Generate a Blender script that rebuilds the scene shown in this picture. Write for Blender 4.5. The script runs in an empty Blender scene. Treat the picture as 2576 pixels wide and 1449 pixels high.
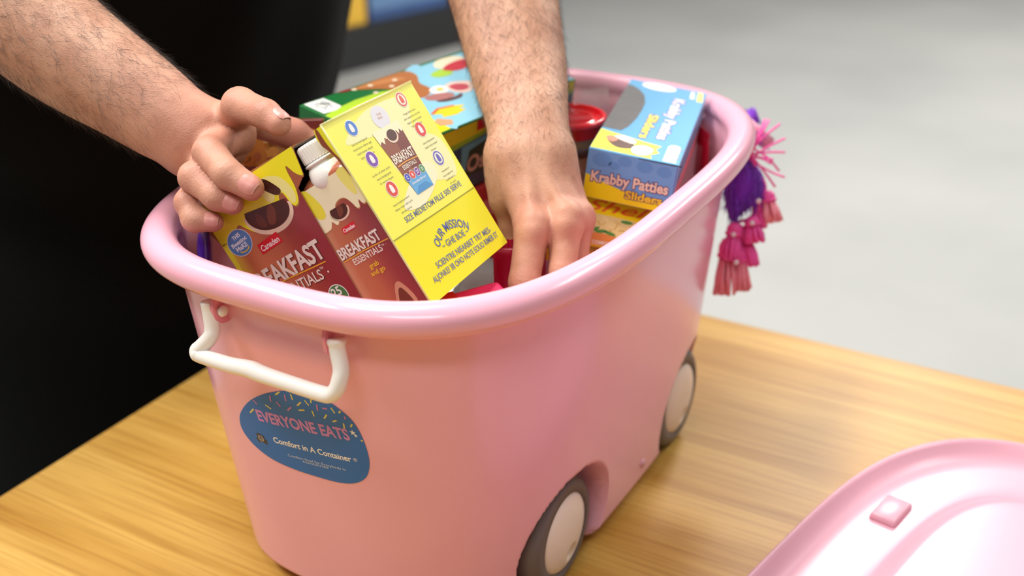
import bpy, bmesh, math, random
import numpy as np
from mathutils import Vector, Matrix

random.seed(7)
RNG = np.random.default_rng(7)
SC = bpy.context.scene
COL = SC.collection
TABLE_Z = 0.75            # everything is modelled with the table top at z=0 and lifted at the end

# ------------------------------------------------------------------ camera
CAM_POS = (-0.7515, -0.4704, 0.6167)
cam_d = bpy.data.cameras.new('camera')
cam = bpy.data.objects.new('camera', cam_d)
COL.objects.link(cam)
cam.location = CAM_POS
cam.rotation_euler = (1.1157394, 0.0127517, -1.0453376)
cam_d.sensor_fit = 'HORIZONTAL'
cam_d.sensor_width = 36.0
cam_d.lens = 40.521
cam_d.clip_start = 0.02
cam_d.dof.use_dof = True
cam_d.dof.focus_distance = 0.79
cam_d.dof.aperture_fstop = 4.0
SC.camera = cam

# ------------------------------------------------------------------ light and exposure
world = bpy.data.worlds.new('hall_ambient')
SC.world = world
world.use_nodes = True
world.node_tree.nodes['Background'].inputs[0].default_value = (0.94, 0.97, 1.0, 1)
world.node_tree.nodes['Background'].inputs[1].default_value = 0.25

def area(name, loc, target, sx, sy, watts, col=(1, 0.97, 0.94)):
    d = bpy.data.lights.new(name, 'AREA')
    d.shape = 'RECTANGLE'; d.size = sx; d.size_y = sy
    d.energy = watts; d.color = col
    o = bpy.data.objects.new(name, d)
    COL.objects.link(o)
    o.location = loc
    o.rotation_euler = (Vector(target) - Vector(loc)).to_track_quat('-Z', 'Y').to_euler()
    return o

# fluorescent ceiling fixtures of the hall and added fill lights, about 2.6 m above the table top
area('ceiling_or_fill_lamp', (-0.75, 1.25, 1.95), (-0.55, 1.0, 0), 1.2, 0.30, 50)
area('ceiling_or_fill_lamp', (0.10, 0.62, 2.25), (0.10, 0.58, 0), 1.2, 0.30, 52)
area('ceiling_or_fill_lamp', (1.5, -1.3, 2.2), (1.3, -1.15, 0), 1.2, 0.30, 25)  # added light, brightens the right of the table with a grazing sheen
area('ceiling_or_fill_lamp', (-1.5, -0.6, 2.2), (-1.3, -0.5, 0), 1.2, 0.30, 24)  # added fill from the camera side for the front faces, not a fixture
area('ceiling_or_fill_lamp', (3.2, 0.2, 2.3), (3.2, 0.2, 0), 1.2, 0.6, 95)
area('ceiling_or_fill_lamp', (5.0, -1.5, 2.3), (5.0, -1.5, 0), 1.2, 0.6, 100)

SC.view_settings.view_transform = 'Standard'
SC.view_settings.look = 'None'
SC.view_settings.gamma = 1.0
SC.view_settings.use_curve_mapping = False
SC.view_settings.exposure = -0.14
SC.cycles.use_denoising = True
SC.cycles.max_bounces = 6
SC.cycles.sample_clamp_indirect = 6.0

# ------------------------------------------------------------------ materials
def lin(c):
    out = []
    for v in c[:3]:
        v = v / 255.0
        out.append(v / 12.92 if v <= 0.04045 else ((v + 0.055) / 1.055) ** 2.4)
    return (out[0], out[1], out[2], 1.0)

MATS = {}
def mat(name, rgb=(200, 200, 200), rough=0.5, spec=0.5, coat=0.0, sss=0.0, noise=None, bump=None, trans=0.0, alpha=1.0, metal=0.0, sheen=0.0):
    """A procedural Principled material. noise=(scale, amount): colour mottling; bump=(scale, strength)."""
    if name in MATS:
        return MATS[name]
    m = bpy.data.materials.new(name)
    m.use_nodes = True
    nt = m.node_tree
    b = nt.nodes['Principled BSDF']
    c = lin(rgb)
    b.inputs['Base Color'].default_value = c
    b.inputs['Roughness'].default_value = rough
    b.inputs['Specular IOR Level'].default_value = spec
    b.inputs['Metallic'].default_value = metal
    if coat:
        b.inputs['Coat Weight'].default_value = coat
        b.inputs['Coat Roughness'].default_value = 0.08
    if sheen:
        b.inputs['Sheen Weight'].default_value = sheen
    if sss:
        b.inputs['Subsurface Weight'].default_value = sss
        b.inputs['Subsurface Radius'].default_value = (1.0, 0.35, 0.2)
        b.inputs['Subsurface Scale'].default_value = 0.006
    if trans:
        b.inputs['Transmission Weight'].default_value = trans
    if alpha < 1:
        b.inputs['Alpha'].default_value = alpha
    tc = nt.nodes.new('ShaderNodeTexCoord')
    if noise:
        n = nt.nodes.new('ShaderNodeTexNoise')
        n.inputs['Scale'].default_value = noise[0]
        n.inputs['Detail'].default_value = 5
        nt.links.new(tc.outputs['Object'], n.inputs['Vector'])
        mix = nt.nodes.new('ShaderNodeMix'); mix.data_type = 'RGBA'
        k = noise[1]
        mix.inputs[6].default_value = tuple(min(1, v * (1 - k)) for v in c[:3]) + (1,)
        mix.inputs[7].default_value = tuple(min(1, v * (1 + k)) for v in c[:3]) + (1,)
        nt.links.new(n.outputs['Fac'], mix.inputs[0])
        nt.links.new(mix.outputs[2], b.inputs['Base Color'])
    if bump:
        n2 = nt.nodes.new('ShaderNodeTexNoise')
        n2.inputs['Scale'].default_value = bump[0]
        n2.inputs['Detail'].default_value = 4
        nt.links.new(tc.outputs['Object'], n2.inputs['Vector'])
        bp = nt.nodes.new('ShaderNodeBump')
        bp.inputs['Strength'].default_value = bump[1]
        bp.inputs['Distance'].default_value = 0.002
        nt.links.new(n2.outputs['Fac'], bp.inputs['Height'])
        nt.links.new(bp.outputs['Normal'], b.inputs['Normal'])
    MATS[name] = m
    return m

def wood_mat():
    m = bpy.data.materials.new('light_oak')
    m.use_nodes = True
    nt = m.node_tree; b = nt.nodes['Principled BSDF']
    tc = nt.nodes.new('ShaderNodeTexCoord')
    mp = nt.nodes.new('ShaderNodeMapping'); mp.inputs['Scale'].default_value = (26, 1.6, 26)
    nt.links.new(tc.outputs['Object'], mp.inputs['Vector'])
    n1 = nt.nodes.new('ShaderNodeTexNoise'); n1.inputs['Scale'].default_value = 1.0; n1.inputs['Detail'].default_value = 3; n1.inputs['Distortion'].default_value = 0.7
    nt.links.new(mp.outputs[0], n1.inputs['Vector'])
    mp2 = nt.nodes.new('ShaderNodeMapping'); mp2.inputs['Scale'].default_value = (260, 7, 260)
    nt.links.new(tc.outputs['Object'], mp2.inputs['Vector'])
    n2 = nt.nodes.new('ShaderNodeTexNoise'); n2.inputs['Scale'].default_value = 1.0; n2.inputs['Detail'].default_value = 4
    nt.links.new(mp2.outputs[0], n2.inputs['Vector'])
    r1 = nt.nodes.new('ShaderNodeValToRGB')
    r1.color_ramp.elements[0].position = 0.30; r1.color_ramp.elements[0].color = lin((180, 130, 48))
    r1.color_ramp.elements[1].position = 0.70; r1.color_ramp.elements[1].color = lin((216, 173, 90))
    nt.links.new(n1.outputs['Fac'], r1.inputs[0])
    r2 = nt.nodes.new('ShaderNodeValToRGB')
    r2.color_ramp.elements[0].position = 0.33; r2.color_ramp.elements[0].color = (0.74, 0.66, 0.54, 1)
    r2.color_ramp.elements[1].position = 0.55; r2.color_ramp.elements[1].color = (1, 1, 1, 1)
    nt.links.new(n2.outputs['Fac'], r2.inputs[0])
    mx = nt.nodes.new('ShaderNodeMix'); mx.data_type = 'RGBA'; mx.blend_type = 'MULTIPLY'; mx.inputs[0].default_value = 0.75
    nt.links.new(r1.outputs[0], mx.inputs[6]); nt.links.new(r2.outputs[0], mx.inputs[7])
    nt.links.new(mx.outputs[2], b.inputs['Base Color'])
    b.inputs['Roughness'].default_value = 0.42
    bp = nt.nodes.new('ShaderNodeBump'); bp.inputs['Strength'].default_value = 0.15; bp.inputs['Distance'].default_value = 0.001
    nt.links.new(n2.outputs['Fac'], bp.inputs['Height']); nt.links.new(bp.outputs[0], b.inputs['Normal'])
    return m

def skin_mat():
    m = bpy.data.materials.new('skin')
    m.use_nodes = True
    nt = m.node_tree; b = nt.nodes['Principled BSDF']
    tc = nt.nodes.new('ShaderNodeTexCoord')
    n1 = nt.nodes.new('ShaderNodeTexNoise'); n1.inputs['Scale'].default_value = 38; n1.inputs['Detail'].default_value = 6
    nt.links.new(tc.outputs['Object'], n1.inputs['Vector'])
    r1 = nt.nodes.new('ShaderNodeValToRGB')
    r1.color_ramp.elements[0].position = 0.32; r1.color_ramp.elements[0].color = lin((178, 128, 102))
    r1.color_ramp.elements[1].position = 0.68; r1.color_ramp.elements[1].color = lin((203, 157, 130))
    nt.links.new(n1.outputs['Fac'], r1.inputs[0])
    at = nt.nodes.new('ShaderNodeAttribute'); at.attribute_name = 'redness'
    mx = nt.nodes.new('ShaderNodeMix'); mx.data_type = 'RGBA'
    nt.links.new(at.outputs['Fac'], mx.inputs[0]); nt.links.new(r1.outputs[0], mx.inputs[6])
    mx.inputs[7].default_value = lin((207, 136, 120))
    nt.links.new(mx.outputs[2], b.inputs['Base Color'])
    b.inputs['Roughness'].default_value = 0.5
    b.inputs['Specular IOR Level'].default_value = 0.35
    b.inputs['Subsurface Weight'].default_value = 0.12
    b.inputs['Subsurface Radius'].default_value = (1.0, 0.35, 0.2)
    b.inputs['Subsurface Scale'].default_value = 0.005
    v = nt.nodes.new('ShaderNodeTexVoronoi'); v.inputs['Scale'].default_value = 900
    nt.links.new(tc.outputs['Object'], v.inputs['Vector'])
    bp = nt.nodes.new('ShaderNodeBump'); bp.inputs['Strength'].default_value = 0.22; bp.inputs['Distance'].default_value = 0.0006
    nt.links.new(v.outputs['Distance'], bp.inputs['Height'])
    n3 = nt.nodes.new('ShaderNodeTexNoise'); n3.inputs['Scale'].default_value = 160; n3.inputs['Detail'].default_value = 3
    nt.links.new(tc.outputs['Object'], n3.inputs['Vector'])
    bp2 = nt.nodes.new('ShaderNodeBump'); bp2.inputs['Strength'].default_value = 0.16; bp2.inputs['Distance'].default_value = 0.002
    nt.links.new(n3.outputs['Fac'], bp2.inputs['Height']); nt.links.new(bp.outputs[0], bp2.inputs['Normal'])
    nt.links.new(bp2.outputs[0], b.inputs['Normal'])
    return m

def concrete_mat():
    m = bpy.data.materials.new('polished_concrete')
    m.use_nodes = True
    nt = m.node_tree; b = nt.nodes['Principled BSDF']
    tc = nt.nodes.new('ShaderNodeTexCoord')
    n1 = nt.nodes.new('ShaderNodeTexNoise'); n1.inputs['Scale'].default_value = 1.1; n1.inputs['Detail'].default_value = 7
    nt.links.new(tc.outputs['Object'], n1.inputs['Vector'])
    r1 = nt.nodes.new('ShaderNodeValToRGB')
    r1.color_ramp.elements[0].position = 0.3; r1.color_ramp.elements[0].color = lin((172, 173, 170))
    r1.color_ramp.elements[1].position = 0.7; r1.color_ramp.elements[1].color = lin((190, 190, 185))
    nt.links.new(n1.outputs['Fac'], r1.inputs[0]); nt.links.new(r1.outputs[0], b.inputs['Base Color'])
    b.inputs['Roughness'].default_value = 0.38
    return m

PINK = mat('pink_plastic', (241, 177, 194), rough=0.2, spec=0.5, sss=0.05)
PINK_DEEP = mat('deep_pink_plastic', (240, 152, 172), rough=0.3, sss=0.1)
WHITE_PL = mat('white_plastic', (243, 240, 232), rough=0.3)
CREAM_PL = mat('cream_plastic', (240, 224, 208), rough=0.35)
TIRE = mat('grey_rubber', (104, 94, 92), rough=0.45, bump=(300, 0.08))
BLACK_CLOTH = mat('black_cloth', (9, 9, 9.5), rough=0.9, spec=0.1, bump=(220, 0.3), noise=(9, 0.35))
BLACK_APRON = mat('black_apron_cloth', (7, 7, 7.5), rough=0.85, spec=0.12, bump=(340, 0.3), noise=(6, 0.45))
WOOD = wood_mat(); SKIN = skin_mat(); CONCRETE = concrete_mat()
def ink(rgb, rough=0.4):
    return mat('print_%02x%02x%02x' % tuple(rgb), rgb, rough=rough)

# ------------------------------------------------------------------ object helpers
CAM_R = np.array(cam.rotation_euler.to_matrix())
def at(u, v, d):
    """the point d metres deep along the optical axis that pixel (u, v) of the 2576x1449 photograph shows"""
    return np.array(CAM_POS) + CAM_R @ np.array([(u - 1288.0) / 2899.5, -(v - 724.5) / 2899.5, -1.0]) * d

def props(o, label=None, cat=None, group=None, kind=None):
    if label: o['label'] = label
    if cat: o['category'] = cat
    if group: o['group'] = group
    if kind: o['kind'] = kind
    return o

def mesh_obj(name, V, F, m, parent=None, smooth=False, world=False):
    """One mesh object. V is in the parent's local space unless world is set."""
    V = np.asarray(V, dtype=float)
    if world and parent is not None:
        M = np.array(parent.matrix_basis.inverted())
        V = V @ M[:3, :3].T + M[:3, 3]
    me = bpy.data.meshes.new(name)
    me.from_pydata(V.tolist(), [], F if isinstance(F, list) else F.tolist())
    me.materials.append(m)
    if smooth:
        me.shade_smooth()
    me.update()
    o = bpy.data.objects.new(name, me)
    COL.objects.link(o)
    if parent is not None:
        o.parent = parent
    return o

def bm_obj(name, bm, m, parent=None, smooth=False):
    me = bpy.data.meshes.new(name)
    bmesh.ops.recalc_face_normals(bm, faces=bm.faces[:])
    bm.to_mesh(me); bm.free()
    me.materials.append(m)
    if smooth:
        me.shade_smooth()
    o = bpy.data.objects.new(name, me)
    COL.objects.link(o)
    if parent is not None:
        o.parent = parent
    return o

def empty(name, loc=(0, 0, 0), R=None, parent=None):
    o = bpy.data.objects.new(name, None)
    COL.objects.link(o)
    M = Matrix.Translation(Vector(loc))
    if R is not None:
        M = M @ Matrix(R).to_4x4()
    o.matrix_basis = M
    o.empty_display_size = 0.02
    if parent is not None:
        o.parent = parent
    return o

def box_bm(lo, hi, bev=0.0, seg=2):
    bm = bmesh.new()
    bmesh.ops.create_cube(bm, size=1.0)
    lo = Vector(lo); hi = Vector(hi)
    for v in bm.verts:
        v.co = Vector(((v.co.x + .5) * (hi.x - lo.x) + lo.x, (v.co.y + .5) * (hi.y - lo.y) + lo.y, (v.co.z + .5) * (hi.z - lo.z) + lo.z))
    if bev:
        bmesh.ops.bevel(bm, geom=bm.edges[:], offset=bev, segments=seg, affect='EDGES', profile=0.5)
    return bm

def box(name, lo, hi, m, parent=None, bev=0.0, seg=2):
    return bm_obj(name, box_bm(lo, hi, bev, seg), m, parent, smooth=False)

def lathe(profile, seg=48, axis='z'):
    """profile: list of (r, h). Returns V, F, closed with caps at r=0."""
    V = []; F = []
    n = len(profile)
    for r, h in profile:
        for k in range(seg):
            a = 2 * math.pi * k / seg
            p = (r * math.cos(a), r * math.sin(a), h)
            if axis == 'y':
                p = (p[0], h, p[1])
            elif axis == 'x':
                p = (h, p[0], p[1])
            V.append(p)
    for i in range(n - 1):
        for k in range(seg):
            k2 = (k + 1) % seg
            F.append([i * seg + k, i * seg + k2, (i + 1) * seg + k2, (i + 1) * seg + k])
    F.append([k for k in range(seg)][::-1])
    F.append([(n - 1) * seg + k for k in range(seg)])
    return V, F

def catmull(P, n=8):
    P = [np.array(p, float) for p in P]
    P = [2 * P[0] - P[1]] + P + [2 * P[-1] - P[-2]]
    out = []
    for i in range(1, len(P) - 2):
        for k in range(n):
            t = k / n
            a, b, c, d = P[i - 1], P[i], P[i + 1], P[i + 2]
            out.append(0.5 * ((2 * b) + (c - a) * t + (2 * a - 5 * b + 4 * c - d) * t * t + (3 * b - a - 3 * c + d) * t ** 3))
    out.append(P[-2])
    return np.array(out)

def tube(path, radii, seg=16):
    path = np.array(path, float); n = len(path)
    radii = np.broadcast_to(np.asarray(radii, float), (n,)) if np.ndim(radii) else np.full(n, radii)
    T = np.gradient(path, axis=0); T /= np.linalg.norm(T, axis=1)[:, None] + 1e-12
    u = np.cross(T[0], [0.3, 0.2, 0.93]); u /= np.linalg.norm(u)
    V = []; F = []
    for i in range(n):
        u = u - T[i] * (u @ T[i]); u /= np.linalg.norm(u)
        w = np.cross(T[i], u)
        for k in range(seg):
            a = 2 * math.pi * k / seg
            V.append(path[i] + radii[i] * (math.cos(a) * u + math.sin(a) * w))
    for i in range(n - 1):
        for k in range(seg):
            k2 = (k + 1) % seg
            F.append([i * seg + k, i * seg + k2, (i + 1) * seg + k2, (i + 1) * seg + k])
    F.append(list(range(seg))[::-1]); F.append([(n - 1) * seg + k for k in range(seg)])
    return V, F

def join(parts):
    V = []; F = []
    for v, f in parts:
        o = len(V); V += [tuple(x) for x in v]; F += [[i + o for i in q] for q in f]
    return V, F

# ------------------------------------------------------------------ flat print on box faces
LAY = 0.00006
class Face:
    def __init__(s, O, ex, ey, n, fn=None):
        s.O, s.ex, s.ey, s.n, s.fn = np.array(O, float), np.array(ex, float), np.array(ey, float), np.array(n, float), fn
    def pt(s, a, b, layer=1):
        if s.fn:
            return s.fn(a, b, layer * LAY)
        return s.O + a * s.ex + b * s.ey + s.n * layer * LAY

def poly(name, parent, face, pts, rgb, layer=1, rough=0.4):
    V = [face.pt(a, b, layer) for a, b in pts]
    n = np.zeros(3)
    for i in range(1, len(V) - 1):
        n += np.cross(V[i] - V[0], V[i + 1] - V[0])
    f = list(range(len(V)))
    want = face.pt(pts[0][0], pts[0][1], layer + 5) - V[0]
    if n @ want < 0: f = f[::-1]
    return mesh_obj(name, V, [f], ink(rgb, rough), parent)

def ell(cx, cy, rx, ry, ang=0, n=28, a0=0, a1=360):
    out = []
    ca, sa = math.cos(ang), math.sin(ang)
    for k in range(n):
        t = math.radians(a0 + (a1 - a0) * k / (n if a1 - a0 >= 360 else n - 1))
        x, y = rx * math.cos(t), ry * math.sin(t)
        out.append((cx + x * ca - y * sa, cy + x * sa + y * ca))
    return out

def blob(pts, n=6):
    """smooth closed outline through pts"""
    P = [np.array(p, float) for p in pts]; N = len(P); out = []
    for i in range(N):
        a, b, c, d = P[i - 1], P[i], P[(i + 1) % N], P[(i + 2) % N]
        for k in range(n):
            t = k / n
            q = 0.5 * ((2 * b) + (c - a) * t + (2 * a - 5 * b + 4 * c - d) * t * t + (3 * b - a - 3 * c + d) * t ** 3)
            out.append((q[0], q[1]))
    return out

def stroke(pts, w):
    """a ribbon polygon along a polyline"""
    P = np.array(pts, float); T = np.gradient(P, axis=0); T /= np.linalg.norm(T, axis=1)[:, None]
    N = np.stack([-T[:, 1], T[:, 0]], 1) * w / 2
    return [tuple(x) for x in P + N] + [tuple(x) for x in (P - N)[::-1]]

def gradient_mat():
    if 'print_gradient' not in MATS:
        m = mat('print_gradient', (255, 255, 255), rough=0.32)
        nt = m.node_tree
        a = nt.nodes.new('ShaderNodeAttribute'); a.attribute_name = 'tint'
        nt.links.new(a.outputs['Color'], nt.nodes['Principled BSDF'].inputs['Base Color'])
    return MATS['print_gradient']

def wash(name, parent, face, left, right, cols, layer=1, n=12):
    """printed colour wash: a grid between two polylines of equal length, tinted across by the list of colours"""
    Lp = np.array(left, float); Rp = np.array(right, float); m = len(Lp)
    V = []; T = []; F = []
    cs = np.array([lin(c)[:3] for c in cols])
    for i in range(m):
        for j in range(n + 1):
            t = j / n
            q = Lp[i] + (Rp[i] - Lp[i]) * t
            V.append(face.pt(q[0], q[1], layer))
            x = t * (len(cs) - 1); k = min(int(x), len(cs) - 2)
            T.append(cs[k] + (cs[k + 1] - cs[k]) * (x - k))
    for i in range(m - 1):
        for j in range(n):
            a = i * (n + 1) + j
            F.append([a, a + 1, a + n + 2, a + n + 1])
    up = face.pt(left[0][0], left[0][1], layer + 5) - V[0]
    if np.cross(V[F[0][1]] - V[F[0][0]], V[F[0][2]] - V[F[0][0]]) @ up < 0: F = [f[::-1] for f in F]
    o = mesh_obj(name, V, F, gradient_mat(), parent)
    at2 = o.data.attributes.new('tint', 'FLOAT_COLOR', 'POINT')
    at2.data.foreach_set('color', np.c_[np.array(T), np.ones(len(T))].astype(np.float32).ravel())
    return o

_TXT = {}
def text_mesh(s, bold, shear):
    key = (s, bold, shear)
    if key not in _TXT:
        cu = bpy.data.curves.new('lettering', 'FONT')
        cu.body = s; cu.offset = bold; cu.shear = shear; cu.resolution_u = 3; cu.fill_mode = 'FRONT'
        ob = bpy.data.objects.new('lettering', cu)
        COL.objects.link(ob)
        bpy.context.view_layer.update()
        dg = bpy.context.evaluated_depsgraph_get()
        me = bpy.data.meshes.new_from_object(ob.evaluated_get(dg))
        V = np.array([v.co[:] for v in me.vertices]).reshape(-1, 3)
        F = [list(p.vertices) for p in me.polygons]
        bpy.data.objects.remove(ob); bpy.data.curves.remove(cu); bpy.data.meshes.remove(me)
        _TXT[key] = (V[:, :2], F)
    return _TXT[key]

def text(parent, face, s, x, y, h, rgb, layer=2, width=None, ang=0.0, bold=0.0, shear=0.0, align='L', arc=0.0, name='lettering', base_bold=None, rough=0.4):
    """Flat lettering: baseline starts at (x, y), capital height h, optional total width and rotation (degrees).
    base_bold: measure with that boldness so that an outline keeps registration with the letters it sits behind."""
    V, F = text_mesh(s, bold, shear)
    R0, _ = text_mesh(s, base_bold if base_bold is not None else bold, shear)
    cap = 0.70
    xmin, xmax = R0[:, 0].min(), R0[:, 0].max()
    ky = h / cap
    kx = width / (xmax - xmin) if width else ky
    P = np.stack([(V[:, 0] - xmin) * kx, V[:, 1] * ky], 1)
    W = (xmax - xmin) * kx
    if align == 'C': P[:, 0] -= W / 2
    if align == 'R': P[:, 0] -= W
    if arc:
        cx = W / 2 if align == 'L' else 0
        r = 1.0 / arc
        th = (P[:, 0] - cx) * arc
        rr = r + P[:, 1]
        P = np.stack([cx + rr * np.sin(th), rr * np.cos(th) - r], 1)
    a = math.radians(ang); ca, sa = math.cos(a), math.sin(a)
    Q = [face.pt(x + p[0] * ca - p[1] * sa, y + p[0] * sa + p[1] * ca, layer) for p in P]
    e0 = face.pt(x + 1e-3, y, layer) - face.pt(x, y, layer); e1 = face.pt(x, y + 1e-3, layer) - face.pt(x, y, layer)
    up = face.pt(x, y, layer + 5) - face.pt(x, y, layer)
    if np.cross(e0, e1) @ up < 0: F = [f[::-1] for f in F]
    return mesh_obj(name, Q, F, ink(rgb, rough), parent)

def smooth01(e0, e1, x):
    t = np.clip((x - e0) / (e1 - e0), 0, 1)
    return t * t * (3 - 2 * t)

# ------------------------------------------------------------------ floor, walls
props(mesh_obj('floor', [(-7, -7, -0.75), (11, -7, -0.75), (11, 8, -0.75), (-7, 8, -0.75)], [[0, 1, 2, 3]], CONCRETE), kind='structure')
WALLM = mat('pale_wall_paint', (206, 206, 200), rough=0.8, bump=(60, 0.05))
for nm, a, b in (('wall_far', (11, -7), (11, 8)), ('wall_back', (-7, 8), (11, 8)), ('wall_near', (-7, -7), (-7, 8)), ('wall_right', (-7, -7), (11, -7))):
    props(mesh_obj(nm, [(a[0], a[1], -0.75), (b[0], b[1], -0.75), (b[0], b[1], 2.75), (a[0], a[1], 2.75)], [[0, 1, 2, 3]], WALLM), kind='structure')

# ------------------------------------------------------------------ table
TX, TY = 0.3814, 0.3593
table = empty('work_table', (-0.36, -0.3, -0.75))
props(table, 'light oak work table with a straight grained top under the pink tub', 'table')
def local(o, lo, hi):
    L = Vector(o.matrix_basis.translation); return Vector(lo) - L, Vector(hi) - L
lo, hi = local(table, (-1.10, -0.96, -0.034), (TX, TY, 0.0))
box('tabletop', lo, hi, WOOD, table, bev=0.002)
lo, hi = local(table, (-1.04, -0.90, -0.11), (TX - .06, TY - .06, -0.034))
box('apron', lo, hi, WOOD, table, bev=0.002)
for sx in (-1.03, TX - .13):
    for sy in (-0.89, TY - .13):
        lo, hi = local(table, (sx, sy, -0.75), (sx + .07, sy + .07, -0.11))
        box('leg', lo, hi, WOOD, table, bev=0.004)

# ------------------------------------------------------------------ store shelf far behind
sh_d = np.array([0.965, -0.262]); sh_n = np.array([0.262, 0.965])
SH0 = np.array([3.79, 2.487])
def shp(a, b, z):
    p = SH0 + sh_d * a + sh_n * b
    return (p[0], p[1], z)
shelf = empty('display_shelf', shp(0, 0, -0.75), Matrix(((sh_d[0], sh_n[0], 0), (sh_d[1], sh_n[1], 0), (0, 0, 1))))
props(shelf, 'low black display shelf standing on the grey floor behind the person', 'shelf')
DARK = mat('black_steel', (40, 41, 42), rough=0.5)
box('kick_plate', (-2.6, 0, 0), (0.62, 0.03, 0.15), DARK, shelf, bev=0.004)
box('deck', (-2.6, 0.0, 0.15), (0.62, 0.55, 0.19), DARK, shelf, bev=0.004)
box('back_panel', (-2.6, 0.53, 0.19), (0.62, 0.55, 1.3), DARK, shelf)
box('side_panel', (-2.6, 0.0, 0.0), (-2.57, 0.53, 1.3), DARK, shelf)
box('side_panel', (0.59, 0.03, 0.0), (0.62, 0.53, 0.15), DARK, shelf)
YEL = mat('yellow_card', (226, 178, 62), rough=0.6, noise=(6, 0.25))
BLU = mat('blue_card', (66, 92, 140), rough=0.6, noise=(5, 0.2))
BLU2 = mat('light_blue_band', (104, 138, 180), rough=0.6)
def shelf_box(name, a0, a1, m, label, band=None):
    e = empty(name, shp((a0 + a1) / 2, 0.2, -0.56), Matrix(((sh_d[0], sh_n[0], 0), (sh_d[1], sh_n[1], 0), (0, 0, 1))))
    props(e, label, 'box', 'boxes on the shelf far behind')
    w = (a1 - a0) / 2
    box('carton_body', (-w, -0.18, 0), (w, 0.2, 0.34), m, e, bev=0.006)
    box('lid_flap', (-w, -0.18, 0.341), (w, 0.2, 0.346), m, e)
    if band:
        box('printed_band', (-w + .004, -0.1812, 0.05), (w - .004, -0.1795, 0.15), band, e)
    return e
shelf_box('yellow_box', -0.98, -0.505, YEL, 'blurred yellow box on the far shelf beside the black apron')
shelf_box('blue_box', -0.485, 0.10, BLU, 'blurred blue box with a paler lower band on the far shelf', BLU2)
shelf_box('blue_box', 0.115, 0.58, BLU, 'blurred blue box on the far shelf, mostly behind the raised forearm', BLU2)

# ------------------------------------------------------------------ pink tub
WHEEL_XS = {-1: -0.1085, 1: 0.1209}
RIM_A, RIM_B, RIM_Z, RIM_R = 0.2652, 0.1762, 0.2922, 0.0115
WHEEL_X, WHEEL_R, HUB_R = 0.1175, 0.0491, 0.0335
def tub_dims(z):
    t = np.clip(z / 0.28, 0, 1)
    return 0.2211 + (0.2565 - 0.2211) * t, 0.1396 + (0.1675 - 0.1396) * t, 3.6 - 0.5 * t
def tub_x(y, z, off=0.0):
    """front (-x) wall of the tub at (y, z)"""
    a, b, n = tub_dims(z)
    return -(a * (1 - (abs(y) / b) ** n) ** (1 / n)) - off
def ring(a, b, n, N):
    t = np.linspace(0, 2 * np.pi, 8001)
    c, s = np.cos(t), np.sin(t)
    P = np.stack([a * np.sign(c) * np.abs(c) ** (2 / n), b * np.sign(s) * np.abs(s) ** (2 / n)], 1)
    L = np.r_[0, np.cumsum(np.linalg.norm(np.diff(P, axis=0), axis=1))]
    q = np.linspace(0, L[-1], N + 1)[:-1]
    return np.stack([np.interp(q, L, P[:, 0]), np.interp(q, L, P[:, 1])], 1)

tub = empty('storage_tub', (0, 0, 0))
props(tub, 'large pink plastic tub on wheels standing on the oak table, packed with food', 'tub')
N = 720
rings = []
a, b, n = tub_dims(0.0)
for ins, z in ((0.03, 0.0125), (0.012, 0.0122), (0.006, 0.0128), (0.002, 0.0155)):
    rings.append((a - ins, b - ins, n, z))
n_out0 = 0
for z in np.linspace(0.020, 0.279, 100):
    a, b, n = tub_dims(z); rings.append((a, b, n, z))
n_out1 = len(rings)
for ph in np.linspace(math.radians(-128), math.radians(205), 30):
    rings.append((RIM_A + RIM_R * math.cos(ph), RIM_B + RIM_R * math.cos(ph), 3.1, RIM_Z + RIM_R * math.sin(ph)))
for z in np.linspace(0.283, 0.030, 24):
    a, b, n = tub_dims(z); rings.append((a - 0.0042, b - 0.0042, n, z))
rings.append((0.19, 0.108, 3.6, 0.024))
V = []
for i, (a, b, n, z) in enumerate(rings):
    P = ring(a, b, n, N)
    Z = np.full(N, z)
    inner = i >= n_out1 + 30
    if i < n_out1 or inner:
        X, Y = P[:, 0], P[:, 1]
        for sx in (-1, 1):
            d = np.hypot(X - WHEEL_XS[sx], z - WHEEL_R)
            m = 1 - smooth01(0.0575, 0.0640, d) if inner else 1 - smooth01(0.0535, 0.0600, d)
            inset = 0.096 if inner else 0.101
            Y = np.where(np.abs(Y) > inset, np.sign(Y) * (np.abs(Y) * (1 - m) + inset * m), Y)
        P = np.stack([X, Y], 1)
    V.append(np.c_[P, Z])
V = np.concatenate(V)
F = []
k = np.arange(N); k2 = (k + 1) % N
for i in range(len(rings) - 1):
    F.append(np.stack([i * N + k, i * N + k2, (i + 1) * N + k2, (i + 1) * N + k], 1))
F = np.concatenate(F).tolist()
F.append(list(range(N))[::-1]); F.append([(len(rings) - 1) * N + j for j in range(N)])
mesh_obj('tub_shell', V, F, PINK, tub, smooth=True)

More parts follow.
